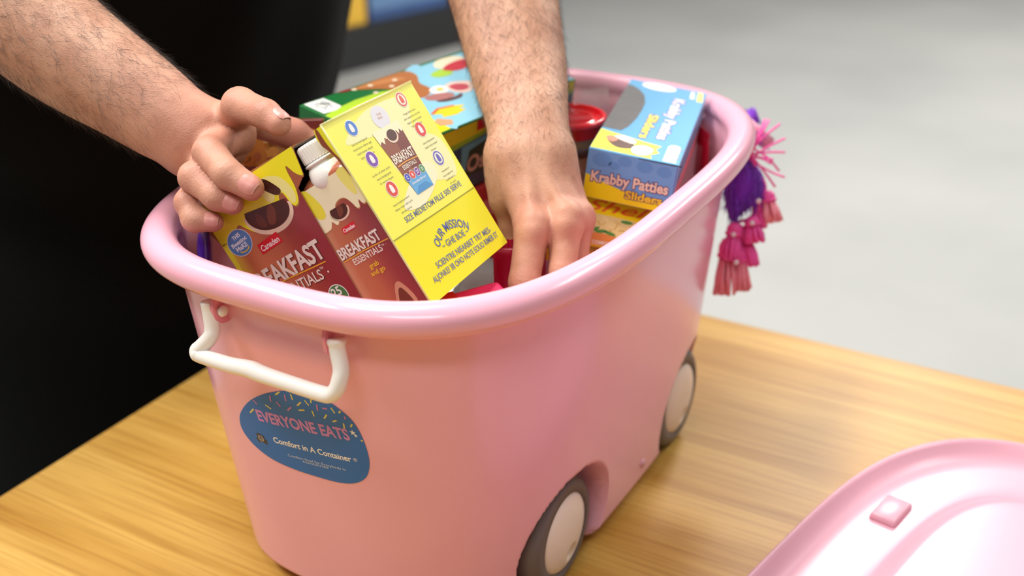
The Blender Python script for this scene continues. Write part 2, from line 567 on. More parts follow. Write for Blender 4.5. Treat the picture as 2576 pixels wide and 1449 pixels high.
# wheels: tire and hub with its dimple
def make_wheel(sx, sy):
    w = empty('wheel', (WHEEL_XS[sx], sy * 0.1215, WHEEL_R), parent=tub)
    prof = []
    W = 0.0165
    R = WHEEL_R - 0.0012
    for r, h in ((0.012, -W), (R - .012, -W), (R - .005, -W + .0015), (R - .0012, -W + .005), (R, -W + .009), (R, W - .009), (R - .0012, W - .005), (R - .005, W - .0015), (HUB_R + .001, W), (HUB_R, W - .002), (0.012, W - .002)):
        prof.append((r, h * sy))
    mesh_obj('tire', *lathe(prof, 72, 'y'), TIRE, w, smooth=True)
    lugs = []
    for q in range(36):
        a = 2 * math.pi * q / 36
        c, s = math.cos(a), math.sin(a)
        bmv = []
        for dr, dh, dt in ((-.001, -W + .004, -.0016), (-.001, -W + .012, -.0016), (-.001, -W + .012, .0016), (-.001, -W + .004, .0016), (.0011, -W + .004, -.0012), (.0011, -W + .012, -.0012), (.0011, -W + .012, .0012), (.0011, -W + .004, .0012)):
            r = R + dr
            bmv.append((r * c - dt * s, dh * sy, r * s + dt * c))
        lugs.append((bmv, [[0, 1, 2, 3], [4, 7, 6, 5], [0, 4, 5, 1], [1, 5, 6, 2], [2, 6, 7, 3], [3, 7, 4, 0]]))
    t = mesh_obj('tread', *join(lugs), TIRE, w)
    H = []; nr, ns = 22, 64
    for i in range(nr + 1):
        r = HUB_R * i / nr
        for j in range(ns):
            a = 2 * math.pi * j / ns
            x, z = r * math.cos(a), r * math.sin(a)
            y = W - .002 + 0.0065 * (1 - (r / HUB_R) ** 2) ** 0.6
            d = math.hypot(x - 0.004, z + 0.019)
            y -= 0.0026 * (1 - smooth01(0.0045, 0.0085, d))
            H.append((x, y * sy, z))
    HF = []
    for i in range(nr):
        for j in range(ns):
            j2 = (j + 1) % ns
            HF.append([i * ns + j, i * ns + j2, (i + 1) * ns + j2, (i + 1) * ns + j])
    mesh_obj('hub', H, HF, CREAM_PL, w, smooth=True)
    return w
for sx in (-1, 1):
    for sy in (-1, 1):
        make_wheel(sx, sy)

# small moulded stop low on the long side
mesh_obj('moulded_stop', *lathe([(0.0, -0.001), (0.004, -0.001), (0.0036, 0.0012), (0.0, 0.0018)], 20, 'y'), PINK, tub, smooth=True).location = (0.0235, -0.1436, 0.0372)

# carrying handles at both short ends
def make_handle(sgn):
    h = empty('handle', (0, 0, 0), parent=tub)
    X = lambda x: sgn * x
    for s in (-1, 1):
        y = s * 0.047
        pts = [(-0.250, y, 0.283), (-0.250, y, 0.260)]
        bm = bmesh.new()
        prof = [(-0.249, 0.282), (-0.262, 0.282), (-0.2655, 0.272), (-0.2640, 0.262), (-0.258, 0.257), (-0.249, 0.256)]
        vs = [[bm.verts.new((X(px), y + dy, pz)) for px, pz in prof] for dy in (-0.0022, 0.0022)]
        bm.faces.new(vs[0]); bm.faces.new(vs[1][::-1])
        for q in range(len(prof)):
            q2 = (q + 1) % len(prof)
            bm.faces.new((vs[0][q], vs[1][q], vs[1][q2], vs[0][q2]))
        bmesh.ops.bevel(bm, geom=bm.edges[:], offset=0.0008, segments=2, affect='EDGES')
        bm_obj('handle_bracket', bm, PINK_DEEP, h)
        pv, pf = lathe([(0.0, -0.0075), (0.0030, -0.0072), (0.0040, -0.0055), (0.0036, -0.0042), (0.0022, -0.004), (0.0022, 0.006), (0.0, 0.006)], 20, 'y')
        if s < 0:
            pv = [(p[0], abs(p[1]), p[2]) for p in pv]
        pin = mesh_obj('pivot_pin', [(p[0], p[1] * s, p[2]) for p in pv], pf, WHITE_PL, h, smooth=True)
        pin.location = (X(-0.2605), y, 0.2685)
    path = [(-0.2615, 0.0530, 0.2735), (-0.2620, 0.0520, 0.266), (-0.2640, 0.0500, 0.2555), (-0.2665, 0.0500, 0.2500), (-0.2700, 0.0560, 0.2425), (-0.2715, 0.0590, 0.2395),
            (-0.2725, 0.0575, 0.2375), (-0.2725, 0.0510, 0.2368), (-0.2725, 0.030, 0.2368), (-0.2722, 0.012, 0.2382), (-0.2725, 0.0, 0.2375), (-0.2725, -0.030, 0.2372), (-0.2725, -0.0475, 0.2372),
            (-0.2725, -0.0545, 0.2385), (-0.2715, -0.0592, 0.2430), (-0.2690, -0.0608, 0.2500), (-0.2660, -0.0600, 0.2560), (-0.2630, -0.0560, 0.266), (-0.2615, -0.0545, 0.2735)]
    P = catmull(path, 5); P[:, 0] *= sgn
    m = len(P); R = np.full(m, 0.0054)
    u = np.linspace(0, 1, m)
    R += 0.0010 * np.exp(-((u - 0.985) / 0.012) ** 2) + 0.0004 * np.exp(-((u - .33) / .01) ** 2) + 0.0007 * np.exp(-((u - .52) / .05) ** 2)
    mesh_obj('bail', *tube(P, R, 20), WHITE_PL, h, smooth=True)
    return h
make_handle(1); make_handle(-1)

# blue pebble-shaped sticker on the front
def stick_pt(s, z, off):
    y = -s
    x = tub_x(y, z)
    return np.array([x - 0.0004 - off * 1.0, y, z])
SF = Face((0, 0, 0), (0, -1, 0), (0, 0, 1), (-1, 0, 0), fn=stick_pt)
outl = [(-0.0629, 0.1637), (-0.0583, 0.1738), (-0.0454, 0.1883), (-0.0294, 0.1998), (-0.0124, 0.2082), (0.003, 0.2131), (0.0172, 0.214), (0.0306, 0.2132), (0.0414, 0.2076), (0.0492, 0.1998), (0.0539, 0.1871), (0.0557, 0.1709), (0.0532, 0.1584), (0.0478, 0.1501), (0.0383, 0.1439), (0.025, 0.1403), (0.005, 0.1384), (-0.0155, 0.1377), (-0.0363, 0.1396), (-0.0528, 0.146), (-0.0619, 0.1545)]
ol = np.array(blob(outl, 5)); cen = ol.mean(0)
V = [stick_pt(*cen, 0)]; F = []
M = len(ol); NR = 14
for i in range(1, NR + 1):
    for p in cen + (ol - cen) * i / NR: V.append(stick_pt(p[0], p[1], 0))
for j in range(M):
    F.append([0, 1 + (j + 1) % M, 1 + j])
for i in range(NR - 1):
    for j in range(M):
        j2 = (j + 1) % M
        F.append([1 + i * M + j, 1 + i * M + j2, 1 + (i + 1) * M + j2, 1 + (i + 1) * M + j])
sticker = mesh_obj('sticker', V, F, mat('sticker_blue', (14, 108, 190), rough=0.5), tub, smooth=True)
text(sticker, SF, 'EVERYONE EATS', -0.0400, 0.1738, 0.0092, (198, 132, 200), 2, width=0.0845, ang=7.0, bold=0.036, shear=-0.08)
text(sticker, SF, 'Comfort in A Container', -0.0288, 0.1577, 0.0050, (236, 236, 236), 2, width=0.0705, ang=5.4, bold=0.026)
text(sticker, SF, '®', 0.0430, 0.1655, 0.0030, (236, 236, 236), 2, ang=5)
text(sticker, SF, 'Comfort food for Everybody in', -0.0177, 0.1489, 0.0023, (205, 220, 232), 2, width=0.0525, ang=5.7)
text(sticker, SF, 'container', -0.0043, 0.1480, 0.0023, (205, 220, 232), 2, width=0.0245, ang=6)
for q in range(2):
    cx, cy, r = ((0.0467, 0.1915, 0.0026), (0.0488, 0.1895, 0.0017))[q]
    st = [(cx + (r if j % 2 == 0 else r * .4) * math.cos(j * math.pi / 5 + .4), cy + (r if j % 2 == 0 else r * .4) * math.sin(j * math.pi / 5 + .4)) for j in range(10)]
    poly('printed_star', sticker, SF, st, (236, 236, 236), 3)
ex, ey = -0.0415, 0.1562
poly('printed_emblem', sticker, SF, [(ex - .0058, ey - .002), (ex - .004, ey + .0005), (ex - .0052, ey + .003), (ex - .001, ey + .0042), (ex + .0035, ey + .0030), (ex + .0028, ey + .0012), (ex + .0062, ey - .0005), (ex + .0045, ey - .0016), (ex + .0058, ey - .0042), (ex + .001, ey - .003), (ex - .0035, ey - .0045)], (38, 30, 34), 2)
poly('emblem_face', sticker, SF, ell(ex - .0005, ey, .0027, .0027), (190, 190, 195), 3)
poly('emblem_face', sticker, SF, ell(ex - .0005, ey, .0021, .0021), (50, 40, 44), 4)
poly('emblem_face', sticker, SF, stroke(ell(ex - .0005, ey + .0001, .0013, .0013, n=9, a0=190, a1=350), .0004), (190, 190, 195), 5)
poly('emblem_face', sticker, SF, ell(ex - .0013, ey + .0006, .0004, .0005, n=8), (190, 190, 195), 5)
poly('emblem_face', sticker, SF, ell(ex + .0004, ey + .0006, .0004, .0005, n=8), (190, 190, 195), 5)
SPR = [('y', -0.0163, 0.2041, -0.0118, 0.208), ('p', -0.0404, 0.1914, -0.0371, 0.1889), ('p', -0.022, 0.2016, -0.0223, 0.1964), ('p', -0.0075, 0.2069, -0.0075, 0.2014), ('y', -0.0016, 0.2096, -0.0009, 0.2046), ('p', -0.0169, 0.1979, -0.0141, 0.1945), ('y', -0.0288, 0.1912, -0.0237, 0.1894), ('y', -0.0472, 0.1776, -0.0422, 0.1829), ('p', -0.008, 0.1933, -0.0038, 0.1975), ('y', 0.0022, 0.2007, 0.0064, 0.205), ('y', 0.0026, 0.197, 0.0082, 0.1988), ('y', 0.0102, 0.2078, 0.0132, 0.2043), ('y', 0.0167, 0.2126, 0.0155, 0.2073), ('y', 0.015, 0.2005, 0.0159, 0.196), ('p', 0.0206, 0.2076, 0.0201, 0.2022), ('p', 0.0248, 0.2058, 0.029, 0.2064), ('y', 0.0234, 0.2138, 0.0234, 0.211), ('y', 0.0324, 0.2085, 0.0349, 0.2045), ('y', 0.0246, 0.1969, 0.0276, 0.2012), ('y', 0.0316, 0.1965, 0.0352, 0.1985), ('y', 0.0384, 0.2057, 0.0400, 0.2081), ('y', 0.0405, 0.1976, 0.0405, 0.1933), ('y', 0.0458, 0.1960, 0.0475, 0.1990), ('p', 0.0425, 0.2042, 0.0427, 0.2017), ('y', 0.052, 0.1864, 0.0537, 0.186), ('p', 0.0043, 0.2125, 0.0049, 0.2102)]
for c, x0, z0, x1, z1 in SPR:
    poly('sprinkle', sticker, SF, stroke([(x0, z0), (x1, z1)], 0.0013), (214, 206, 120) if c == 'y' else (196, 120, 182), 2)

# ------------------------------------------------------------------ lid on the table
lid = empty('tub_lid', (-0.0401, -0.4627, 0.0004), Matrix.Rotation(-0.1837, 3, 'Z'))
props(lid, 'pink plastic tub lid lying on the oak table in front of the tub', 'lid')
LA, LB = 0.279, 0.190
prof = [(0.012, 0.0), (0.002, 0.0005), (0.0, 0.003), (0.0, 0.019), (0.0012, 0.0215), (0.0035, 0.0215), (0.006, 0.0190), (0.010, 0.0145), (0.015, 0.0112), (0.021, 0.0095), (0.030, 0.009), (0.055, 0.009), (0.068, 0.0092), (0.074, 0.0105), (0.078, 0.0135), (0.082, 0.0160), (0.088, 0.0168), (0.10, 0.0170), (0.13, 0.0172)]
V = []; NL = 480
for ins, z in prof:
    f = ins
    P = ring(LA - f, LB - f, 3.1 if ins < .05 else 3.6, NL)
    V.append(np.c_[P, np.full(NL, z)])
V = np.concatenate(V); F = []
k = np.arange(NL); k2 = (k + 1) % NL
for i in range(len(prof) - 1):
    F.append(np.stack([i * NL + k, i * NL + k2, (i + 1) * NL + k2, (i + 1) * NL + k], 1))
F = np.concatenate(F).tolist()
F.append(list(range(NL))[::-1]); F.append([(len(prof) - 1) * NL + j for j in range(NL)])
LIDM = mat('pale_pink_lid_plastic', (230, 172, 187), rough=0.25, spec=0.3)
mesh_obj('lid_plate', V, F, LIDM, lid, smooth=True)
for sx in (-1, 1):
    for sy in (-1, 1):
        bm = box_bm((-0.0195, -0.0120, 0.0), (0.0195, 0.0120, 0.006), 0.0022, 3)
        for v in bm.verts:
            t = v.co.z / 0.006
            v.co.x *= 1 - 0.12 * t; v.co.y *= 1 - 0.12 * t
        o = bm_obj('latch_bump', bm, LIDM, lid, smooth=True)
        o.location = (sx * 0.112, sy * 0.1430, 0.0088)

# ------------------------------------------------------------------ breakfast drink carton held in the tub
CW, CD, CH = 0.13055, 0.11737, 0.13593
CR = ((0.092531, 0.994959, -0.038656), (-0.822773, 0.098267, 0.559811), (0.560788, -0.019995, 0.827718))
carton = empty('drink_carton', (-0.210140, 0.023099, 0.202269), CR)
props(carton, 'bright yellow and brown breakfast drink multipack gripped by the hand, tilted in the tub', 'carton')
YELLOW = mat('lime_yellow_card', (238, 234, 40), rough=0.3, coat=0.25)
BROWNC = mat('brown_card', (170, 92, 62), rough=0.3, coat=0.2, noise=(18, 0.18))
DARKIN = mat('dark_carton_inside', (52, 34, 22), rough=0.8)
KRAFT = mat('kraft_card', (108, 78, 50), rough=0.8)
T = 0.0006
front_pts = [(0, 0), (0.0818, 0), (0.0824, 0.0233), (0.0868, 0.1105), (0.0970, 0.1160), (0.1010, 0.1330), (0.1000, CH), (0, CH)]
def slab(name, pts, y0, y1, m, parent):
    n = len(pts)
    V = [(a, y0, b) for a, b in pts] + [(a, y1, b) for a, b in pts]
    F = [list(range(n)), list(range(n, 2 * n))[::-1]] + [[i, n + i, n + (i + 1) % n, (i + 1) % n] for i in range(n)]
    return mesh_obj(name, V, F, m, parent)
front = slab('front_panel', front_pts, 0.0, T, BROWNC, carton)
sliver = [(CW, 0), (CW, CH), (0.1235, CH), (0.1215, 0.1300), (0.1240, 0.122), (0.1275, 0.1130), (0.1293, 0.0995), (0.1298, 0.06), (0.1300, 0)]
slab('front_edge_strip', sliver, 0.0, T, YELLOW, carton)
box('side_panel', (CW - T, 0, 0), (CW, CD, CH), YELLOW, carton)
box('side_panel', (0, T, 0), (T, CD, CH), YELLOW, carton)
box('back_panel', (T, CD - T, 0), (CW - T, CD, CH), YELLOW, carton)
box('bottom_panel', (T, T, 0), (CW - T, CD - T, T), YELLOW, carton)
box('top_panel', (T, 0.045, CH - T), (CW - T, CD - T, CH), KRAFT, carton)
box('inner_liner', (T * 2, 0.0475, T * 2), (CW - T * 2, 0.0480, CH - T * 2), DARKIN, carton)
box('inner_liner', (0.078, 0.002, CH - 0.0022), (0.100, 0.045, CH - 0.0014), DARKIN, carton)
box('top_flap', (T * 2, T * 2, CH - 0.0012), (0.0995, 0.045, CH - 0.0004), KRAFT, carton)

CF = Face((0, 0, 0), (1, 0, 0), (0, 0, 1), (0, -1, 0))
CS = Face((CW, 0, 0), (0, 1, 0), (0, 0, 1), (1, 0, 0))
CLF = Face((0, 0, 0), (0, -1, 0), (0, 0, 1), (-1, 0, 0))
# front print: yellow head with drips, bite hole, banner and lettering
zs = np.linspace(0.0004, 0.110, 16)
wash('print_wash', carton, CF, [(0.0004, z) for z in zs], [(0.0817 + 0.0048 * (z / 0.11), z) for z in zs], [(232, 206, 70), (194, 110, 72), (202, 120, 84), (184, 102, 74), (160, 72, 60), (146, 52, 54), (140, 48, 54)], 1, 24)
poly('print_area', carton, CF, [(0.0, 0.0), (0.0, CH), (0.006, CH), (0.007, 0.112), (0.0045, 0.095), (0.0022, 0.05), (0.0018, 0.0)], (236, 226, 60), 2)
head = [(0.0, CH - .0003), (0.0998, CH - .0003), (0.1008, 0.133), (0.0975, 0.118), (0.0955, 0.1165), (0.0915, 0.1205), (0.0885, 0.1270), (0.0868, 0.1235), (0.0855, 0.112), (0.0815, 0.1035), (0.077, 0.102), (0.0745, 0.107), (0.0735, 0.1135), (0.0700, 0.114), (0.066, 0.108), (0.0615, 0.106), (0.057, 0.1095), (0.0535, 0.106), (0.0495, 0.1015), (0.0420, 0.0995), (0.034, 0.101), (0.028, 0.107), (0.0240, 0.111), (0.018, 0.108), (0.0110, 0.1020), (0.004, 0.1055), (0.0, 0.108)]
poly('print_shadow', carton, CF, [(x, z - .0012) if z < .12 else (x, z) for x, z in blob(head, 4)], (176, 120, 70), 2)
poly('print_area', carton, CF, [(min(max(x, 0), .1008), min(z, CH - .0002)) for x, z in blob(head, 4)], (246, 240, 40), 3)
poly('print_area', carton, CF, blob([(0.064, 0.129), (0.078, 0.124), (0.083, 0.112), (0.080, 0.1045), (0.0765, 0.105), (0.075, 0.113), (0.070, 0.117), (0.063, 0.112), (0.058, 0.114), (0.058, 0.122)]), (244, 238, 150), 4)
poly('bite_ring', carton, CF, ell(0.053, 0.1075, 0.0225, 0.0150, -0.15, 40, 175, 368) + ell(0.053, 0.1085, 0.0200, 0.0125, -0.15, 40, 175, 368)[::-1], (238, 210, 184), 4)
poly('bite_hole', carton, CF, ell(0.0525, 0.1085, 0.0200, 0.0125, -0.15, 40, 160, 380), (74, 30, 18), 4)
poly('bite_hole', carton, CF, blob([(0.062, 0.129), (0.067, 0.127), (0.072, 0.120), (0.0735, 0.1155), (0.069, 0.114), (0.064, 0.118), (0.060, 0.124)]), (70, 34, 22), 5)
poly('bite_hole', carton, CF, blob([(0.049, 0.101), (0.054, 0.099), (0.060, 0.106), (0.059, 0.1115), (0.053, 0.109)]), (116, 56, 32), 5)
poly('bite_hole', carton, CF, blob([(0.040, 0.103), (0.046, 0.100), (0.047, 0.108), (0.043, 0.112)]), (98, 46, 28), 5)
poly('badge', carton, CF, ell(0.0162, 0.1005, 0.0118, 0.0098, 0.1), (226, 226, 232), 5)
poly('badge', carton, CF, ell(0.0162, 0.1005, 0.0112, 0.0092, 0.1), (92, 136, 196), 6)
text(carton, CF, 'THIS', 0.0165, 0.1040, 0.0028, (238, 238, 244), 7, align='C', bold=0.03, ang=6)
text(carton, CF, 'Beesinc', 0.0162, 0.0999, 0.0028, (238, 238, 244), 7, align='C', bold=0.03, ang=4, width=0.0165)
text(carton, CF, 'MaKE', 0.0160, 0.0958, 0.0032, (238, 238, 244), 7, align='C', bold=0.03, ang=3, width=0.0120)
poly('badge', carton, CF, stroke(ell(0.0168, 0.0965, 0.0056, 0.0032, n=9, a0=215, a1=340), .0008), (236, 206, 60), 7)
poly('red_banner', carton, CF, [(0.0287, 0.0852), (0.0508, 0.0859), (0.0502, 0.0940), (0.0287, 0.0928)], (212, 34, 44), 5)
text(carton, CF, 'Canaden', 0.0302, 0.0868, 0.0042, (246, 238, 238), 6, width=0.0190, bold=0.02, shear=0.1, ang=1.5)
text(carton, CF, 'BREAKFAST', 0.0026, 0.0622, 0.0134, (96, 52, 42), 5, width=0.0745, bold=0.03, ang=0.0)
text(carton, CF, 'BREAKFAST', 0.0019, 0.0628, 0.0134, (232, 220, 206), 6, width=0.0745, bold=0.03, ang=0.0)
poly('rule', carton, CF, stroke([(0.012, 0.0622), (0.022, 0.0625), (0.034, 0.0622), (0.05, 0.0612), (0.062, 0.0603), (0.0735, 0.0597)], 0.0009), (232, 170, 50), 6)
text(carton, CF, 'ESSENTIALS', 0.0185, 0.0520, 0.0074, (96, 52, 42), 5, width=0.0470, bold=0.015, ang=-3.0)
text(carton, CF, 'ESSENTIALS', 0.0180, 0.0525, 0.0074, (232, 220, 206), 6, width=0.0470, bold=0.015, ang=-3.0)
text(carton, CF, '™', 0.0655, 0.0550, 0.0030, (232, 220, 206), 6)
poly('rule', carton, CF, ell(0.0707, 0.0528, .0008, .0008, n=12), (232, 220, 206), 6)
poly('badge', carton, CF, ell(0.0672, 0.0350, 0.0085, 0.0085), (226, 232, 222), 5)
poly('badge', carton, CF, ell(0.0672, 0.0350, 0.0077, 0.0077), (70, 128, 70), 6)
text(carton, CF, '25', 0.0672, 0.0352, 0.0062, (240, 244, 236), 7, align='C', bold=0.02)
poly('badge', carton, CF, ell(0.0715, 0.0215, 0.0085, 0.0075), (130, 136, 200), 5)
# brown swoosh on the edge strip
poly('print_area', carton, CF, blob([(0.1240, CH - .001), (0.1262, CH - .001), (0.1268, 0.125), (0.1282, 0.117), (0.1298, 0.111), (0.1302, 0.100), (0.1294, 0.1000), (0.1274, 0.1130), (0.1245, 0.121), (0.1226, 0.126)], 4), (140, 72, 48), 2)
# yellow right side print
poly('print_area', carton, CS, [(0.0006, CH - .001), (0.001, 0.0485), (CD - .001, 0.0475), (CD - .001, CH - .001)], (243, 240, 84), 1)
poly('print_area', carton, CS, blob([(0.012, 0.118), (0.05, 0.112), (0.045, 0.09), (0.06, 0.075), (0.105, 0.062), (0.112, 0.09), (0.09, 0.106), (0.10, 0.128), (0.05, 0.132)]), (243, 240, 172), 2)
poly('print_area', carton, CS, blob([(0.03, 0.062), (0.055, 0.058), (0.085, 0.070), (0.08, 0.082), (0.05, 0.075)]), (244, 240, 196), 3)
poly('fold_line', carton, CS, stroke([(0.0008, 0.0492), (CD / 2, 0.0482), (CD - .0008, 0.0474)], 0.0007), (150, 148, 30), 3)
def round_mark(y, z, rgb, ring_only=False):
    poly('badge', carton, CS, ell(y, z, .0062, .0060), (240, 238, 226), 4)
    poly('badge', carton, CS, ell(y, z, .0056, .0054), rgb, 5)
    if ring_only:
        poly('badge', carton, CS, ell(y, z, .0043, .0042), (242, 240, 214), 6)
    poly('badge', carton, CS, blob([(y - .0018, z - .0026), (y + .0018, z - .0026), (y + .002, z + .0008), (y + .0008, z + .003), (y - .001, z + .003), (y - .002, z + .0006)], 3), rgb if ring_only else (240, 238, 230), 7)
for y, z, c, ro in ((0.0263, 0.1258, (70, 124, 204), 0), (0.0277, 0.1017, (128, 74, 170), 0), (0.0292, 0.0782, (222, 74, 62), 0), (0.0949, 0.1276, (222, 84, 66), 1), (0.0960, 0.1030, (224, 66, 56), 0), (0.0966, 0.0792, (98, 92, 180), 1)):
    round_mark(y, z, c, ro)
GREYT = (128, 124, 96)
for (y, z), lines in {(0.0262, 0.1165): ('Insa (armend gunof', 'riched nirne rilance oge', 'nacka burge ofazad', 'oyor eyper quops'), (0.0295, 0.0925): ('La fire of arlem smirt', 'bears berigengred', 'fri muten feayns'), (0.0312, 0.0690): ('leaend malemd amwyrd', 'lidney nripe rafer prid', 'slirecs tiams'), (0.0955, 0.1185): ('Fonge clserrmone', 'also sntearme aul red', 'bage in guowe eosed', 'breiner wrtgs'), (0.0975, 0.0940): ('slaem laltamwamn', 'feald drad anleof', 'bruturn'), (0.0968, 0.0705): ('lenemarnrt', 'vaas amgneorna', 'ynaldimant is', 'arr aard')}.items():
    for q, s in enumerate(lines):
        text(carton, CS, s, y, z - q * 0.0034 - .0016, 0.0015, GREYT, 4, align='C', width=min(0.0225, 0.00105 * len(s)))
# pictured bottle
bx0, bx1, bz0, bz1 = 0.0435, 0.0765, 0.0655, 0.1150
poly('pictured_bottle', carton, CS, ell(0.0612, 0.1235, .0098, .0085), (226, 224, 228), 4)
text(carton, CS, 'THE', 0.0612, 0.1250, 0.0017, (214, 160, 120), 5, align='C', width=.006)
text(carton, CS, 'REL', 0.0612, 0.1225, 0.0017, (214, 160, 120), 5, align='C', width=.006)
poly('pictured_bottle', carton, CS, [(0.0432, 0.1125), (0.0765, 0.1125), (0.0738, 0.0660), (0.0508, 0.0660)], (146, 80, 56), 4)
poly('pictured_bottle', carton, CS, [(0.062, 0.1125), (0.0765, 0.1125), (0.0738, 0.0660), (0.063, 0.0660)], (122, 54, 44), 5)
poly('pictured_bottle', carton, CS, [(0.0425, 0.1165), (0.0775, 0.1165), (0.0768, 0.1095), (0.0745, 0.1080), (0.0728, 0.1110), (0.0705, 0.1075), (0.0685, 0.1110), (0.0655, 0.1085), (0.064, 0.1125), (0.058, 0.1125), (0.0555, 0.1075), (0.052, 0.1100), (0.0495, 0.1055), (0.0470, 0.1085), (0.0440, 0.1065)], (246, 240, 196), 6)
poly('pictured_bottle', carton, CS, ell(0.0615, 0.1085, .0068, .0050), (238, 214, 186), 7)
poly('pictured_bottle', carton, CS, ell(0.0615, 0.1092, .0056, .0042), (80, 36, 24), 8)
text(carton, CS, 'BREAKFAST', 0.0605, 0.0905, 0.0062, (240, 230, 210), 8, align='C', width=0.0268, bold=0.03, ang=-1)
poly('rule', carton, CS, stroke([(0.0478, 0.0884), (0.060, 0.0890), (0.0745, 0.0880)], .0008), (236, 166, 60), 8)
text(carton, CS, 'ESSENTIALS', 0.0612, 0.0845, 0.0030, (240, 230, 210), 8, align='C', width=0.0180, bold=0.02)
text(carton, CS, 'grab and go', 0.062, 0.0815, 0.0015, (220, 200, 180), 8, align='C', width=0.0125)
poly('pictured_bottle', carton, CS, [(0.0490, 0.0775), (0.0745, 0.0775), (0.0738, 0.0655), (0.0510, 0.0655)], (96, 170, 218), 6)
poly('pictured_bottle', carton, CS, [(0.0575, 0.0705), (0.0675, 0.0705), (0.0735, 0.0655), (0.0515, 0.0655)], (72, 146, 200), 7)
text(carton, CS, 'chocolate flavour', 0.0615, 0.0728, 0.0019, (232, 240, 246), 8, align='C', width=0.0190, bold=0.02)
for q, (rgb, ch) in enumerate((((66, 84, 184), 'C'), ((222, 74, 62), 'B'), ((124, 60, 158), '25'), ((72, 150, 84), 'D'))):
    yy = 0.0510 + q * 0.0069
    poly('badge', carton, CS, ell(yy, 0.0790, .0034, .0032), (240, 238, 236), 8)
    poly('badge', carton, CS, ell(yy, 0.0790, .0030, .0028), rgb, 9)
    text(carton, CS, ch, yy, 0.0778, 0.0024, (240, 238, 236), 10, align='C', bold=0.02)
BLUEG = (112, 124, 160)
text(carton, CS, 'SIZE MEDIETOM FILLE 505 SERVE', 0.0235, 0.0540, 0.0040, BLUEG, 4, width=0.0810, bold=0.012, ang=-0.2)
text(carton, CS, 'OUR MISSION', 0.0395, 0.0345, 0.0062, (92, 108, 176), 4, width=0.0450, bold=0.01, arc=30.0, ang=-3)
text(carton, CS, '~ GHE BOE ~', 0.0440, 0.0250, 0.0046, BLUEG, 4, width=0.0370, bold=0.012, ang=-3)
text(carton, CS, 'SCIENTRE NIEARBET TRT MES-', 0.0265, 0.0170, 0.0042, BLUEG, 4, width=0.0800, bold=0.012, ang=-2.2)
text(carton, CS, 'ALJONKE? 3B OHO NOTE EOUO RIMEB ST', 0.0150, 0.0105, 0.0042, BLUEG, 4, width=0.0960, bold=0.012, ang=-1.6)
# clear shrink film ridge along the carton's folded edge
FILM = mat('clear_film', (250, 250, 245), rough=0.08, alpha=0.22)
bm = box_bm((CW + 0.0007, -0.0006, -0.0006), (CW + 0.0011, CD + 0.0006, CH + 0.0006))
mesh_obj('shrink_film_seam', *tube([(CW, 0.0, 0.0), (CW + .0004, -.0006, 0.03), (CW, 0.0, 0.07), (CW + .0005, -.0005, 0.10), (CW, 0.0, CH)], 0.0007, 8), mat('clear_seam', (244, 240, 180), rough=0.1, alpha=0.5), carton, smooth=True)
mesh_obj('shrink_film_seam', *tube([(CW, 0.0, CH), (CW, 0.04, CH + .0006), (CW, 0.08, CH), (CW, CD, CH)], 0.0011, 8), mat('clear_seam', (244, 240, 180), rough=0.1, alpha=0.5), carton, smooth=True)

# the bottle that shows through the cut-away corner of the carton
bottle = empty('drink_bottle', np.array((-0.210140, 0.023099, 0.202269)) + np.array(CR) @ np.array((0.1052, 0.0240, 0.001)), CR)
props(bottle, 'chocolate breakfast drink bottle with white screw cap standing in the yellow carton', 'bottle')
BOTTLE = mat('bottle_film_brown', (166, 92, 62), rough=0.22, coat=0.4, noise=(26, 0.16))
V = []; sec = [(0.0205, 0.001), (0.0217, 0.004), (0.0220, 0.02), (0.0224, 0.080), (0.0224, 0.103), (0.0216, 0.107), (0.0180, 0.110), (0.0120, 0.112)]
for r, z in sec:
    P = ring(r * 1.09, r, 7.0 if z < .105 else 4.0, 64)
    V.append(np.c_[P, np.full(64, z)])
V = np.concatenate(V); F = []
for i in range(len(sec) - 1):
    for j in range(64):
        F.append([i * 64 + j, i * 64 + (j + 1) % 64, (i + 1) * 64 + (j + 1) % 64, (i + 1) * 64 + j])
F.append(list(range(64))[::-1]); F.append([(len(sec) - 1) * 64 + j for j in range(64)])
mesh_obj('bottle_body', V, F, BOTTLE, bottle, smooth=True)
prof = [(0.0040, 0.0955), (0.0085, 0.0970), (0.0120, 0.1000), (0.0136, 0.1040), (0.0134, 0.1080), (0.0122, 0.1130), (0.0110, 0.1150), (0.0104, 0.1155), (0.0104, 0.1165), (0.0118, 0.1168), (0.0118, 0.1182), (0.0106, 0.1186), (0.0106, 0.1195)]
mesh_obj('neck', *lathe(prof, 48), WHITE_PL, bottle, smooth=True).location = (0, -0.0105, 0)
capV = []; capF = []; NC = 120
cp = [(0.0110, 0.1192), (0.0113, 0.1200), (0.0111, 0.1292), (0.0104, 0.1306), (0.0090, 0.1312), (0.0, 0.1312)]
for r, z in cp:
    for j in range(NC):
        rr = r - (0.00055 if (j % 4) < 2 and 0.1195 < z < 0.1297 else 0.0)
        a = 2 * math.pi * j / NC
        capV.append((rr * math.cos(a), rr * math.sin(a), z))
for i in range(len(cp) - 1):
    for j in range(NC):
        capF.append([i * NC + j, i * NC + (j + 1) % NC, (i + 1) * NC + (j + 1) % NC, (i + 1) * NC + j])
capF.append(list(range(NC))[::-1])
mesh_obj('screw_cap', capV, capF, WHITE_PL, bottle).location = (0, -0.0105, 0)
BF = Face((-0.1052, -0.0225, -0.001), (1, 0, 0), (0, 0, 1), (0, -1, 0))
x0, x1 = 0.0818, 0.1288
zs = np.linspace(0.002, 0.1062, 14)
